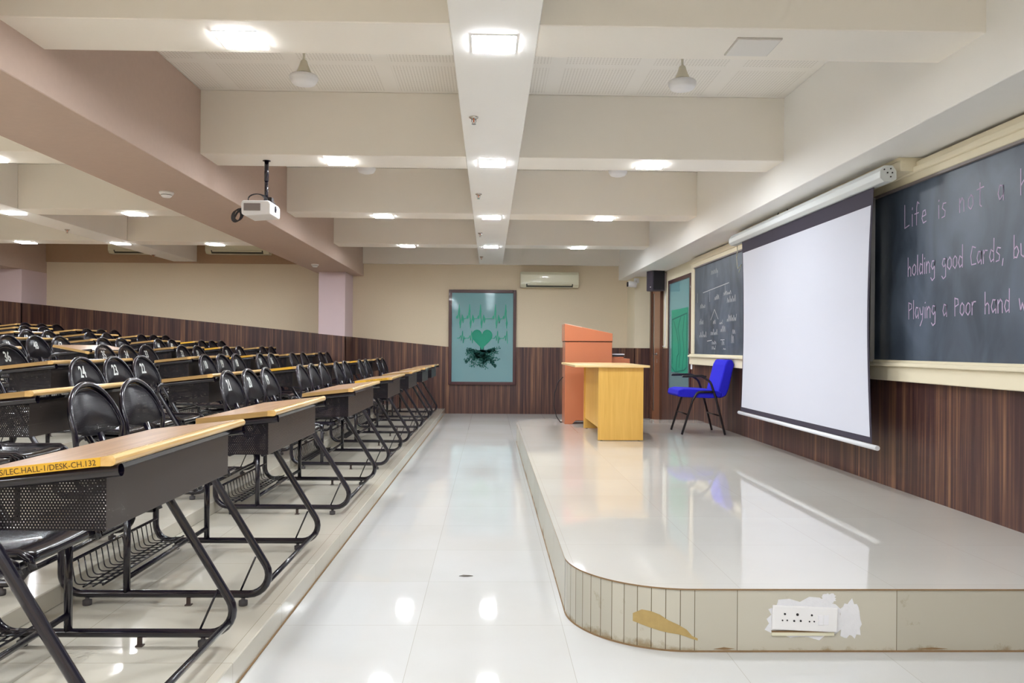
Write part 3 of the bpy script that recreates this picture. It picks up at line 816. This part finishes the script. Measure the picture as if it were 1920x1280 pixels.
sh = MB().box((.566, .06, .3), (.79, .33, .79)).obj('side_cabinet', M['terracotta'], lc, bevel=.004)
MB().box((.57, .1, .79), (.72, .32, .81)).obj('cabinet_ledge', M['terracotta'], lc, bevel=.002)
dv = thing('equipment_box', 'small black device under a white sheet on the lectern side cabinet', 'equipment', (1.55, 9.5, SZ + .8125))
MB().box((-.06, -.08, 0), (.08, .08, .02)).obj('case', M['blackplastic'], dv, bevel=.003)
MB().box((-.06, -.07, .02), (.09, .07, .035)).obj('white_lid', M['paperwhite'], dv, bevel=.003)
cb_ = cable([(.9, 9.5, .80), (.84, 9.5, .74), (.80, 9.52, .6), (.79, 9.5, .45), (.82, 9.48, .32), (.87, 9.5, .25), (.895, 9.55, .246)], .006, 'power_cable', 'black cable looping from the left side of the lectern to the floor', 'cable')

tb = thing('side_table', 'light beech laminate table with panel legs on the platform', 'table', (1.3, 8.3, SZ))
MB().box((-.462, -.68, .724), (.278, .75, .746)).obj('tabletop', M['beechtop'], tb, bevel=.003)
MB().box((-.225, -.64, .005), (.222, -.615, .724)).obj('end_panel', M['beech'], tb, bevel=.002)
MB().box((-.225, .52, .005), (.222, .545, .724)).obj('end_panel', M['beech'], tb, bevel=.002)
MB().box((-.21, -.615, .12), (-.192, .52, .724)).obj('modesty_panel', M['beech'], tb)
gl = MB()
for x_ in (-.19, .18):
    for y_ in (-.63, .53): gl.lathe([(.012, 0), (.012, .006)], (x_, y_, 0), 10)
gl.obj('glides', M['rubber'], tb)

# blue visitor chair, seen from its side, facing the lectern
ch = thing('visitor_chair', 'royal blue upholstered armchair with black tube frame on the platform', 'chair', (2.27, 8.46, SZ + .0045))
def rounded_pad(x0, x1, y0, y1, z0, z1):
    return MB().box((x0, y0, z0), (x1, y1, z1))
MB().prism([(-.275, .42), (-.26, .47), (-.2, .485), (.05, .475), (.16, .465), (.2, .45), (.2, .40), (.1, .385), (-.2, .395), (-.26, .40)], 'Y', -.235, .235).obj('seat_cushion', M['blue'], ch, bevel=.022, seg=3)
MB().prism([(.145, .395), (.19, .385), (.25, .41), (.28, .48), (.31, .62), (.335, .74), (.325, .785), (.295, .80), (.26, .79), (.235, .74), (.2, .6), (.165, .47)], 'Y', -.225, .225).obj('back_cushion', M['blue'], ch, bevel=.022, seg=3)
for s in (-1, 1):
    y = s * .245
    arm = fillet([(-.225, y, .615), (-.02, y, .62), (.075, y, .56), (.13, y, .40), (.235, y, .0)], [.06, .08, .05])
    MB().tube(arm, .0125, 10).obj('rear_leg', M['blackmetal'], ch)
    fr = fillet([(.12, y, .452), (-.06, y, .452), (-.115, y, .36), (-.225, y, 0)], [.05, .04])
    MB().tube(fr, .0125, 10).obj('front_leg', M['blackmetal'], ch)
    MB().prism([(-.235, .612), (-.22, .628), (-.02, .636), (.03, .622), (.03, .606), (-.05, .61), (-.2, .605)], 'Y', y - .022, y + .022).obj('armrest', M['blackplastic'], ch, bevel=.006)
MB().tube([(-.16, -.245, .21), (-.16, .245, .21)], .008, 8).tube([(.175, -.245, .2), (.175, .245, .2)], .008, 8).tube([(.14, -.245, .4), (.14, .245, .4)], .01, 8).obj('crossbar', M['blackmetal'], ch)

# ================================================================ CEILING ITEMS
def led(x, y, label, on=True, z=BEAM_Z):
    t = thing('ceiling_light', label, 'ceiling light', (x, y, z), 0, None)
    w_ = .105
    e_ = .005
    MB().box((-w_, -w_, -.006), (-w_ + e_, w_, .0)).box((w_ - e_, -w_, -.006), (w_, w_, 0)).box((-w_ + e_, -w_, -.006), (w_ - e_, -w_ + e_, 0)).box((-w_ + e_, w_ - e_, -.006), (w_ - e_, w_, 0)).obj('rim', M['white' if on else 'lampframe'], t)
    MB().box((-w_ + e_, -w_ + e_, -.009), (w_ - e_, w_ - e_, -.001)).obj('diffuser', M['lamp' if on else 'lampoff'], t)
    t['group'] = 'square ceiling panel lights'
    return t
proto = led(.01, 3.71, 'square lit panel light on the spine beam, nearest the camera')
LY = [(-1.3, 'behind the camera'), (1.2, 'above the camera'), (3.71, 'nearest'), (6.12, 'second'), (8.65, 'third'), (11.17, 'farthest')]
XS = [(.01, 'centre spine beam'), (-1.185, 'cross beam left of centre'), (1.262, 'cross beam right of centre'), (-3.93, 'cross beam beyond the brown beam'), (-5.27, 'left bay spine beam'), (-6.6, 'cross beam at the far left')]
for y, yn in LY:
    for x, xn in XS:
        if (x, y) == (.01, 3.71): continue
        if y in (-1.3, 1.2) or (x < -3 and y == 3.71) or (x < -4 and y == 6.12): wlab = 'square panel light %s, on the %s' % (yn, xn)
        else: wlab = 'lit square panel light, %s on the %s' % ({'second': 'second away', 'third': 'third away'}.get(yn, yn), xn)
        if (x, y) == (1.262, 3.71): 
            led(1.247, 3.7, 'square unlit ceiling panel with pale frame, top right', on=False); continue
        c = copy_tree(proto); c.location = (x, y + (.04 if x < -3 else 0), BEAM_Z); c['label'] = wlab

def fan(x, y, label):
    t = thing('ceiling_fan_hub', label, 'ceiling fan', (x, y, CEIL_Z), 0, 'bladeless ceiling fan hubs')
    MB().tube([(0, 0, 0), (0, 0, -.17)], .008, 10).obj('down_rod', M['fan'], t)
    MB().lathe([(.012, -.135), (.02, -.143), (.026, -.165), (.036, -.192), (.048, -.218), (.05, -.222)], n=28).obj('canopy', M['fan'], t)
    MB().lathe([(.047, -.222), (.047, -.232)], n=24).obj('neck_vents', M['slot'], t)
    MB().lathe([(.05, -.230), (.08, -.234), (.088, -.242), (.088, -.258), (.082, -.262), (.082, -.27), (.07, -.286), (.03, -.298), (.008, -.300)], n=32).obj('motor_housing', M['white'], t)
    return t
f0 = fan(-1.18, 4.92, 'white fan hub without blades, left of the spine beam in the nearest coffer')
for x, y, l in ((1.21, 4.92, 'white fan hub without blades, right of the spine beam in the nearest coffer'), (-1.18, 7.4, 'white fan hub just showing behind the second cross beam, left side'), (1.21, 7.4, 'white fan hub just showing behind the second cross beam, right side')):
    c = copy_tree(f0); c.location = (x, y, CEIL_Z); c['label'] = l

def sprinkler(x, y, label):
    t = thing('sprinkler_head', label, 'sprinkler', (x, y, BEAM_Z), 0, 'sprinkler heads')
    MB().lathe([(.03, 0), (.032, -.004), (.02, -.012), (.012, -.014)], n=20).obj('escutcheon', M['chrome'], t)
    MB().lathe([(.004, -.014), (.004, -.034)], n=8).obj('bulb', M['bulb'], t)
    MB().tube([(-.012, 0, -.012), (-.014, 0, -.03), (0, 0, -.042), (.014, 0, -.03), (.012, 0, -.012)], .003, 6).lathe([(.014, -.043), (.014, -.046)], n=14).obj('yoke', M['chrome'], t)
    return t
s0 = sprinkler(-.11, 4.9, 'chrome sprinkler head nearest the camera on the centre spine beam')
for x, y, l in ((-.115, 7.35, 'second chrome sprinkler head along the centre spine beam'), (-.13, 9.85, 'third chrome sprinkler head along the centre spine beam'), (-.14, 12.4, 'farthest chrome sprinkler head on the centre spine beam'), (-5.33, 9.92, 'chrome sprinkler head on the left bay spine beam'), (-5.4, 12.6, 'farthest sprinkler head on the left bay spine beam')):
    c = copy_tree(s0); c.location = (x, y, BEAM_Z); c['label'] = l
def detector(x, y, label):
    t = thing('smoke_detector', label, 'smoke detector', (x, y, 2.38))
    MB().lathe([(.055, 0), (.057, -.01), (.05, -.022)], n=24).obj('base', M['white'], t)
    MB().lathe([(.04, -.022), (.042, -.034), (.03, -.045), (.01, -.048)], n=24).obj('sensor_cap', M['white'], t)
    MB().lathe([(.041, -.024), (.041, -.029)], n=24).obj('vent_slot', M['slot'], t)
detector(-2.6, 6.3, 'white smoke detector under the brown beam, nearer one left of the projector')
detector(-2.62, 11.7, 'white smoke detector under the far end of the brown beam')

# projector
pj = thing('ceiling_projector', 'white ceiling projector on a black pole with coiled cables', 'projector', (-1.755, 6.13, BEAM_Z))
MB().tube([(0, 0, 0), (0, 0, -.16)], .017, 14).tube([(0, 0, -.15), (0, 0, -.30)], .0145, 14).lathe([(.03, -.004), (.03, 0)], n=18).obj('pole', M['tube'], pj)
MB().box((-.06, -.05, -.335), (.06, .05, -.325)).box((-.01, -.03, -.345), (.05, .03, -.29)).obj('mount_plate', M['blackmetal'], pj, bevel=.003)
MB().prism([(-.155, -.36), (-.145, -.335), (.06, -.335), (.075, -.36), (.075, -.44), (-.12, -.455), (-.15, -.44)], 'Y', -.14, .12).obj('body', M['white'], pj, bevel=.01)
MB().box((-.13, -.147, -.415), (-.005, -.138, -.36)).obj('side_vent', M['vent'], pj)
MB().lathe([(.026, .07), (.026, .08)], (0, -.02, -.385), 20, 'X').obj('lens', M['lens'], pj)
cl_ = MB()
for k in range(3):
    r_ = .062 + .006 * k
    cl_.tube([(-.055 + r_ * math.cos(a), -.08 + .02 * k, -.315 + r_ * .62 * math.sin(a)) for a in [2 * PI * i / 20 for i in range(20)]], .0035, 6, closed=True)
cl_.obj('coiled_cable', M['blackplastic'], pj)
cl_ = MB()
for k in range(5):
    cx_ = -.2 - .012 * k
    cl_.tube([(cx_ + .035 * math.cos(a), -.04 + .02 * k + .02 * math.sin(a), -.43 + .05 * math.sin(a)) for a in [2 * PI * i / 16 for i in range(16)]], .004, 6, closed=True)
cl_.tube([(-.15, -.05, -.37), (-.19, -.04, -.39), (-.22, -.03, -.42), (-.24, -.02, -.45)], .008, 6)
cl_.obj('cable_bundle', M['blackplastic'], pj)

lf = MB().add([(-.05, 0, .002), (-.02, -.012, .004), (.02, -.01, .006), (.05, 0, .003), (.02, .012, .003), (-.02, .01, .005)], [(0, 1, 2, 3, 4, 5)]).obj('leaf_scrap', M['leaf'], fix=False)
lf.location = (-.11, 3.92, .001); lf.scale = (.7, .7, 1)
lf.modifiers.new('solid', 'SOLIDIFY').thickness = .002
tag(lf, 'small dark dry scrap lying on the aisle floor', 'leaf')

# ================================================================ DESKS AND CHAIRS
L0 = .95
def make_desk():
    t = thing('lecture_desk', '', 'desk')
    TD, sl = .325, .115
    def zt(x): return .803 + x * sl            # top surface at local x (0 .. -TD)
    # tabletop panel (brown) with a rounded varnished front edge
    MB().prism([(-.035, zt(-.035) - .021), (-.035, zt(-.035)), (-TD, zt(-TD)), (-TD, zt(-TD) - .021)], 'Y', 0.0005, L0 - .0005).obj('tabletop', M['top'], t)
    ep = [(-.0355, zt(-.0355) + .0004)]
    for k in range(7):
        a = PI / 2 - k / 6 * PI
        ep.append((-.012 + .0125 * math.cos(a), zt(-.012) - .0115 + .0125 * math.sin(a)))
    ep.append((-.0355, zt(-.0355) - .0215))
    MB().prism(ep, 'Y', 0, L0).obj('front_edge', M['edge'], t)
    for y0, y1 in ((-.001, .0005), (L0 - .0005, L0 + .001)):
        MB().prism([(-.0355, zt(-.0355)), (-TD, zt(-TD)), (-TD, zt(-TD) - .0215), (-.0355, zt(-.0355) - .0215)], 'Y', y0, y1).obj('end_edge', M['edgeend'], t)
    # book box of perforated sheet
    x0, x1, zb, zf = -.045, -.30, .615, .757
    MB().box((x0 - .0008, .048, zb), (x0 + .0008, L0 - .048, zf)).obj('front_panel', M['perfY'], t)
    MB().prism([(x0 + .012, zf), (x0 + .014, zf + .012), (x0 - .004, zf + .008), (x0 - .004, zf)], 'Y', .046, L0 - .046).obj('panel_lip', M['tube'], t)
    for y in (.048, L0 - .048):
        MB().prism([(x0, zb), (x0, zf), (x1, zf - .02), (x1, zb)], 'Y', y - .0008, y + .0008).obj('end_panel', M['perfX'], t)
    MB().box((x1, .049, zb - .001), (x0, L0 - .049, zb + .001)).obj('book_shelf', M['pan'], t)
    # two bent tube frames
    r_ = .0155
    for y in (.024, L0 - .024):
        pts = fillet([(.002, y, .766), (-.385, y, .724), (.031, y, .046), (-.875, y, .046), (-.875, y, .394), (-.50, y, .394)], [.045, .08, .085, .06], 8)
        MB().tube(pts, r_, 12, cap=False).tube([(-.61, y, .046), (-.61, y, .396)], .0145, 10).obj('tube_frame', M['tube'], t)
        br = 1
        MB().tube([(-.15, y + .0, .05), (-.085, y, .2)], .0045, 6).obj('brace_rod', M['tube'], t)
        for x in (-.135, -.77):
            MB().lathe([(.017, 0), (.018, .004), (.018, .02), (.008, .022), (.008, .034)], (x, y, 0), 14).obj('foot', M['rubber'], t)
        MB().box((-.37, y - .012, .0), (-.345, y + .012, .004)).box((-.366, y - .003, .003), (-.35, y + .003, .034)).obj('floor_bracket', M['rust'], t)
    # long rails joining the frames
    MB().tube([(-.043, .024, .088), (-.043, L0 - .024, .088)], .0115, 10).obj('foot_rail', M['tube'], t)
    MB().tube([(-.61, .024, .11), (-.61, L0 - .024, .11)], .011, 10).obj('stretcher', M['tube'], t)
    for x in (-.53, -.73):
        MB().tube([(x, -.12, .397), (x, L0 + .16, .397)], .0105, 10).obj('seat_rail', M['tube'], t)
    # wire book rack under the seats
    wr = MB().tube([(-.862, .05, .165), (-.862, L0 - .05, .165)], .007, 8).tube([(-.72, .05, .075), (-.72, L0 - .05, .075)], .005, 6).tube([(-.76, .05, .068), (-.76, L0 - .05, .068)], .004, 6).tube([(-.80, .05, .066), (-.80, L0 - .05, .066)], .004, 6)
    nn_ = 17
    for k in range(nn_):
        y = .075 + (L0 - .15) * k / (nn_ - 1)
        wr.tube(fillet([(-.862, y, .165), (-.845, y, .066), (-.72, y, .075)], .02, 3), .0028, 5)
    wr.obj('wire_rack', M['tube'], t)
    return t

BW, BH = .198, .186
def make_chair(back=True):
    t = thing('lecture_chair', '', 'chair')
    # origin under the seat centre line on the platform; x measured like the desk (negative = away from aisle)
    vs = []; fs = []
    nx, ny = 10, 8
    for i in range(nx + 1):
        u = i / nx; x = -.465 - .36 * u
        for j in range(ny + 1):
            v = j / ny * 2 - 1
            hw = .182 - .008 * u
            z = .452 - .012 * (1 - v * v) * math.sin(PI * min(1, u * 1.1)) + (.014 * (u - .8) * 5 if u > .8 else 0)
            if i == 0: z -= .03; x = -.458
            elif i == 1: z -= .004; x = -.472
            vs.append((x, v * hw, z))
    for i in range(nx):
        for j in range(ny):
            a = i * (ny + 1) + j; fs.append((a, a + 1, a + ny + 2, a + ny + 1))
    o = MB().add(vs, fs, True).obj('seat', M['pan'], t, fix=False)
    md = o.modifiers.new('solid', 'SOLIDIFY'); md.thickness = .022; md.offset = -1
    # bent tube: seat side, up the back, over the arch, down again
    def bx_(z):                                  # lean of the back
        return -.79 - (z - .709) * .34
    def side(s):
        y = s * .188
        return [(-.452, y, .405), (-.462, y, .435), (-.49, y, .452), (-.83, y, .452), (-.868, y, .475), (-.876, y, .54), (-.868, y, .60), (-.85, y, .622), (-.83, y, .618), (-.812, y, .604), (-.795, y, .612), (-.788, y, .645)]
    arch = []
    if back:
        for k in range(25):
            a = PI * k / 24
            z = .709 + BH * math.sin(a) ** .95; arch.append((bx_(z), -BW * math.cos(a), z))
        path = side(-1) + arch + side(1)[::-1]
        MB().tube(path, .0115, 8).obj('tube_frame', M['tube'], t)
        pts = []
        for k in range(25):
            a = PI * k / 24; z = .705 + (BH - .003) * math.sin(a) ** .95
            pts.append((-(BW - .006) * math.cos(a), z))
        lo = [(BW * .9 - k / 6 * BW * 1.8,   .696 - .016 * math.sin(PI * k / 6)) for k in range(1, 6)]
        pts = pts + lo
        n_ = len(pts)
        def cup(y): return .012 * (1 - (y / BW) ** 2)
        vs = [(bx_(z) - cup(y), y, z) for y, z in pts] + [(bx_(.79) - .012, 0, .79)]
        fs = [(i, (i + 1) % n_, n_) for i in range(n_)]
        o = MB().add(vs, fs, True).obj('backrest', M['perfB'], t, fix=False)
        md = o.modifiers.new('solid', 'SOLIDIFY'); md.thickness = .003; md.offset = 0
        # pressed rim line inside the tube
        rim = [(bx_(z) + .004 - cup(y * .93), y * .93, .709 + (z - .709) * .93) for y, z in pts[:25]]
        MB().tube(rim, .0035, 6).obj('pressed_rim', M['pan'], t)
        MB().tube([(-.79, 0, .69), (-.745, 0, .57), (-.69, 0, .452)], .014, 8).obj('back_strut', M['tube'], t)
    else:
        for y in (-.188, .188):
            MB().tube([(-.452, y, .405), (-.462, y, .435), (-.49, y, .452), (-.78, y, .452)], .0115, 8).obj('side_tube', M['tube'], t)
    return t

desk0 = make_desk(); chair0 = make_chair(True); seat0 = make_chair(False)
used = {'d': False, 'c': False, 's': False}
num_cache = {}
ROWN = {1: 'front row', 2: 'second row', 3: 'third row', 4: 'fourth row', 5: 'fifth row', 6: 'sixth row', 7: 'seventh row', 8: 'back row'}
ORD = ['first', 'second', 'third', 'fourth', 'fifth', 'sixth', 'seventh']
def front_x(k, y): return -.895 - .9 * (k - 1) + SK * y
def place_desk(k, y0, L, label, tilt=0, yellow=None):
    o = desk0 if not used['d'] else copy_tree(desk0); used['d'] = True
    o.location = (front_x(k, y0 + L / 2), y0, PZ(k)); o.rotation_euler = (0, 0, -SK)
    o.scale = (1, L / L0, 1)
    o['label'] = label; o['category'] = 'desk'; o['group'] = 'lecture desks in stepped rows'
    return o
def place_chair(k, y, label, num=None, seat_only=False):
    if seat_only: o = seat0 if not used['s'] else copy_tree(seat0); used['s'] = True
    else: o = chair0 if not used['c'] else copy_tree(chair0)
    o.location = (front_x(k, y), y, PZ(k)); o.rotation_euler = (0, 0, -SK)
    o['label'] = label; o['category'] = 'chair'; o['group'] = 'black steel chairs behind the desks'
    if num:
        if num not in num_cache:
            me = text_mesh(num, .105, M['number'], .0004, .70, bold=.0022); num_cache[num] = me
        q = bpy.data.objects.new('painted_number', num_cache[num]); C.objects.link(q)
        bk = [c for c in o.children if c.name.startswith('backrest')][0]
        q.parent = bk
        # text X -> +Y, text Y -> up the leaning back, normal -> +X
        tilt = math.atan(.34)
        R_ = Matrix(((0, -math.sin(tilt), math.cos(tilt)), (1, 0, 0), (0, math.cos(tilt), math.sin(tilt)))).to_4x4()
        z = .805
        q.matrix_local = Matrix.Translation((-.79 - (z - .709) * .34 - .0055, -.015, z)) @ R_
    used['c'] = used['c'] or not seat_only
    return o

DESKS = {
 1: [(1.85, .95), (3.19, .93), (4.93, 1.12), (6.77, .95), (8.4, .95), (9.95, .95), (11.4, .95)],
 2: [(3.06, .93), (4.98, 1.03), (7.05, .96), (8.75, .88), (10.24, .92), (11.6, .98)],
 3: [(4.8, 1.04), (6.95, .99), (8.71, 1.03), (10.2, .92), (11.67, .9)],
 4: [(5.0, .98), (6.97, .95), (8.77, .92), (10.25, .93), (11.9, .93)],
 5: [(7.33, .95), (8.79, .9), (10.33, .87), (11.73, .95)],
 6: [(8.82, .92), (10.37, .88), (11.85, .95)],
 7: [(10.33, .87), (11.79, .95)],
 8: [(11.85, .95)],
}
desk_obj = {}
SPEC = {(1, 0): 'nearest desk with handwriting on its yellow end, at the front left', (1, 3): 'aisle desk with a bright yellow lettered end, fourth from the camera',
        (4, 1): 'desk whose top is tilted the wrong way, in front of chairs 47 to 49'}
for k, lst in DESKS.items():
    for i, (y0, L) in enumerate(lst):
        lab = SPEC.get((k, i), 'light-topped black desk, %s from the camera in the %s' % (ORD[i], ROWN[k]))
        desk_obj[(k, i)] = place_desk(k, y0, L, lab)
# the desk with the tilted top
td = desk_obj[(4, 1)]
for ch_ in td.children:
    if ch_.name.split('.')[0] in ('tabletop', 'front_edge', 'end_edge'):
        ch_.rotation_euler = (0, math.radians(17), 0)
        a_ = math.radians(17)
        cx, cz = -.16, .785
        ch_.location = (cx - (cx * math.cos(a_) + cz * math.sin(a_)), 0, cz - (-cx * math.sin(a_) + cz * math.cos(a_)))
# yellow painted ends with their lettering
YEL = [(1, 0, 'CS/LEC.HALL-1/DESK-CH.132'), (1, 3, 'LEC.HALL-1/DESK-CH.'), (2, 2, None), (2, 4, None), (3, 2, None), (4, 3, None), (5, 3, None)]
for k, i, tx in YEL:
    d = desk_obj[(k, i)]
    ends = [c for c in d.children if c.name.split('.')[0] == 'end_edge']
    e0 = min(ends, key=lambda c: min(v.co.y for v in c.data.vertices))
    me = e0.data.copy(); e0.data = me; me.materials.clear(); me.materials.append(M['edgeyellow'])
    e0['label'] = 'yellow painted desk end'
    if tx:
        tm = text_mesh(tx, .0195, M['ink'], .0002, .97, 'RIGHT')
        q = bpy.data.objects.new('handwritten_lettering', tm); C.objects.link(q); q.parent = e0
        tl = math.atan(.115)
        R_ = Matrix(((math.cos(tl), -math.sin(tl), 0), (0, 0, -1), (math.sin(tl), math.cos(tl), 0))).to_4x4()
        q.matrix_local = Matrix.Translation((-.045, -.0014, .803 - .045 * .115 - .012)) @ R_

def cl(k, i, n_, extra=''):
    return 'black chair, %s behind the %s desk of the %s%s' % (ORD[n_], ORD[i], ROWN[k], extra)
CH = [
 (1, 0, [(1.93, None), ]), (1, 1, [(3.16, None), (3.57, None)]), (1, 2, [(4.80, '21'), (5.16, '20'), (5.52, '19')]), (1, 3, [(6.58, None), (6.97, None), (7.33, None)]),
 (1, 4, [(8.06, None), (8.5, None)]), (1, 5, [(9.45, None), (9.9, None)]), (1, 6, [(10.9, None), (11.35, None)]),
 (2, 0, [(3.4, None), (3.8, None)]), (2, 1, [(4.83, '24'), (5.19, '23'), (5.62, '22')]), (2, 2, [(6.86, '10'), (7.25, '19'), (7.64, '18')]), (2, 3, [(8.45, '14'), (8.87, '16')]),
 (2, 4, [(9.8, None), (10.33, None)]), (2, 5, [(11.35, None), (11.8, None)]),
 (3, 0, [(5.15, '37'), (5.53, '36')]), (3, 1, [(6.92, '35'), (7.34, '34'), (7.7, '33')]), (3, 2, [(8.63, '32'), (9.08, '31')]), (3, 3, [(10.05, '30'), (10.55, '29')]), (3, 4, [(11.6, None), (12.05, None)]),
 (4, 1, [(7.03, '49'), (7.42, '48'), (7.83, '47')]), (4, 2, [(8.71, None), (9.14, None)]), (4, 3, [(10.13, '44'), (10.54, '42')]), (4, 4, [(11.62, None), (12.0, None), (12.38, None)]),
 (5, 1, [(8.82, '60'), (9.25, '59')]), (5, 2, [(10.18, None), (10.62, None)]), (5, 3, [(11.65, None), (12.06, None), (12.5, None)]),
 (6, 1, [(10.3, None), (10.73, None)]), (6, 2, [(11.86, None), (12.28, None), (12.68, None)]),
 (7, 1, [(11.83, None), (12.22, None), (12.63, None)]), (8, 0, [(12.05, None), (12.48, None)]),
]
dup19 = {('19', 1): ', beside chair 20', ('19', 2): ', between chairs 10 and 18'}
for k, i, ls in CH:
    fk = {1: 1.06, 2: 1.038, 3: 1.025, 4: 1.02, 5: 1.016, 6: 1.013, 7: 1.011, 8: 1.01}[k]
    ls = [(y * fk, num) for y, num in ls]
    for q_ in range(1, len(ls)):
        if ls[q_][0] - ls[q_ - 1][0] < .424: ls[q_] = (ls[q_ - 1][0] + .424, ls[q_][1])
    for n_, (y, num) in enumerate(ls):
        if num: lab = 'black chair with white number %s on its back, %s%s' % (num, ROWN[k], dup19.get((num, k), ''))
        else: lab = cl(k, i, n_)
        if (k, i) == (1, 1): lab = 'black chair with unnumbered rounded back, %s of the nearest pair' % ('left' if n_ == 0 else 'right')
        place_chair(k, y, lab, num)
place_chair(1, 2.49, 'black steel chair missing its back, seat under the nearest desk', seat_only=True)
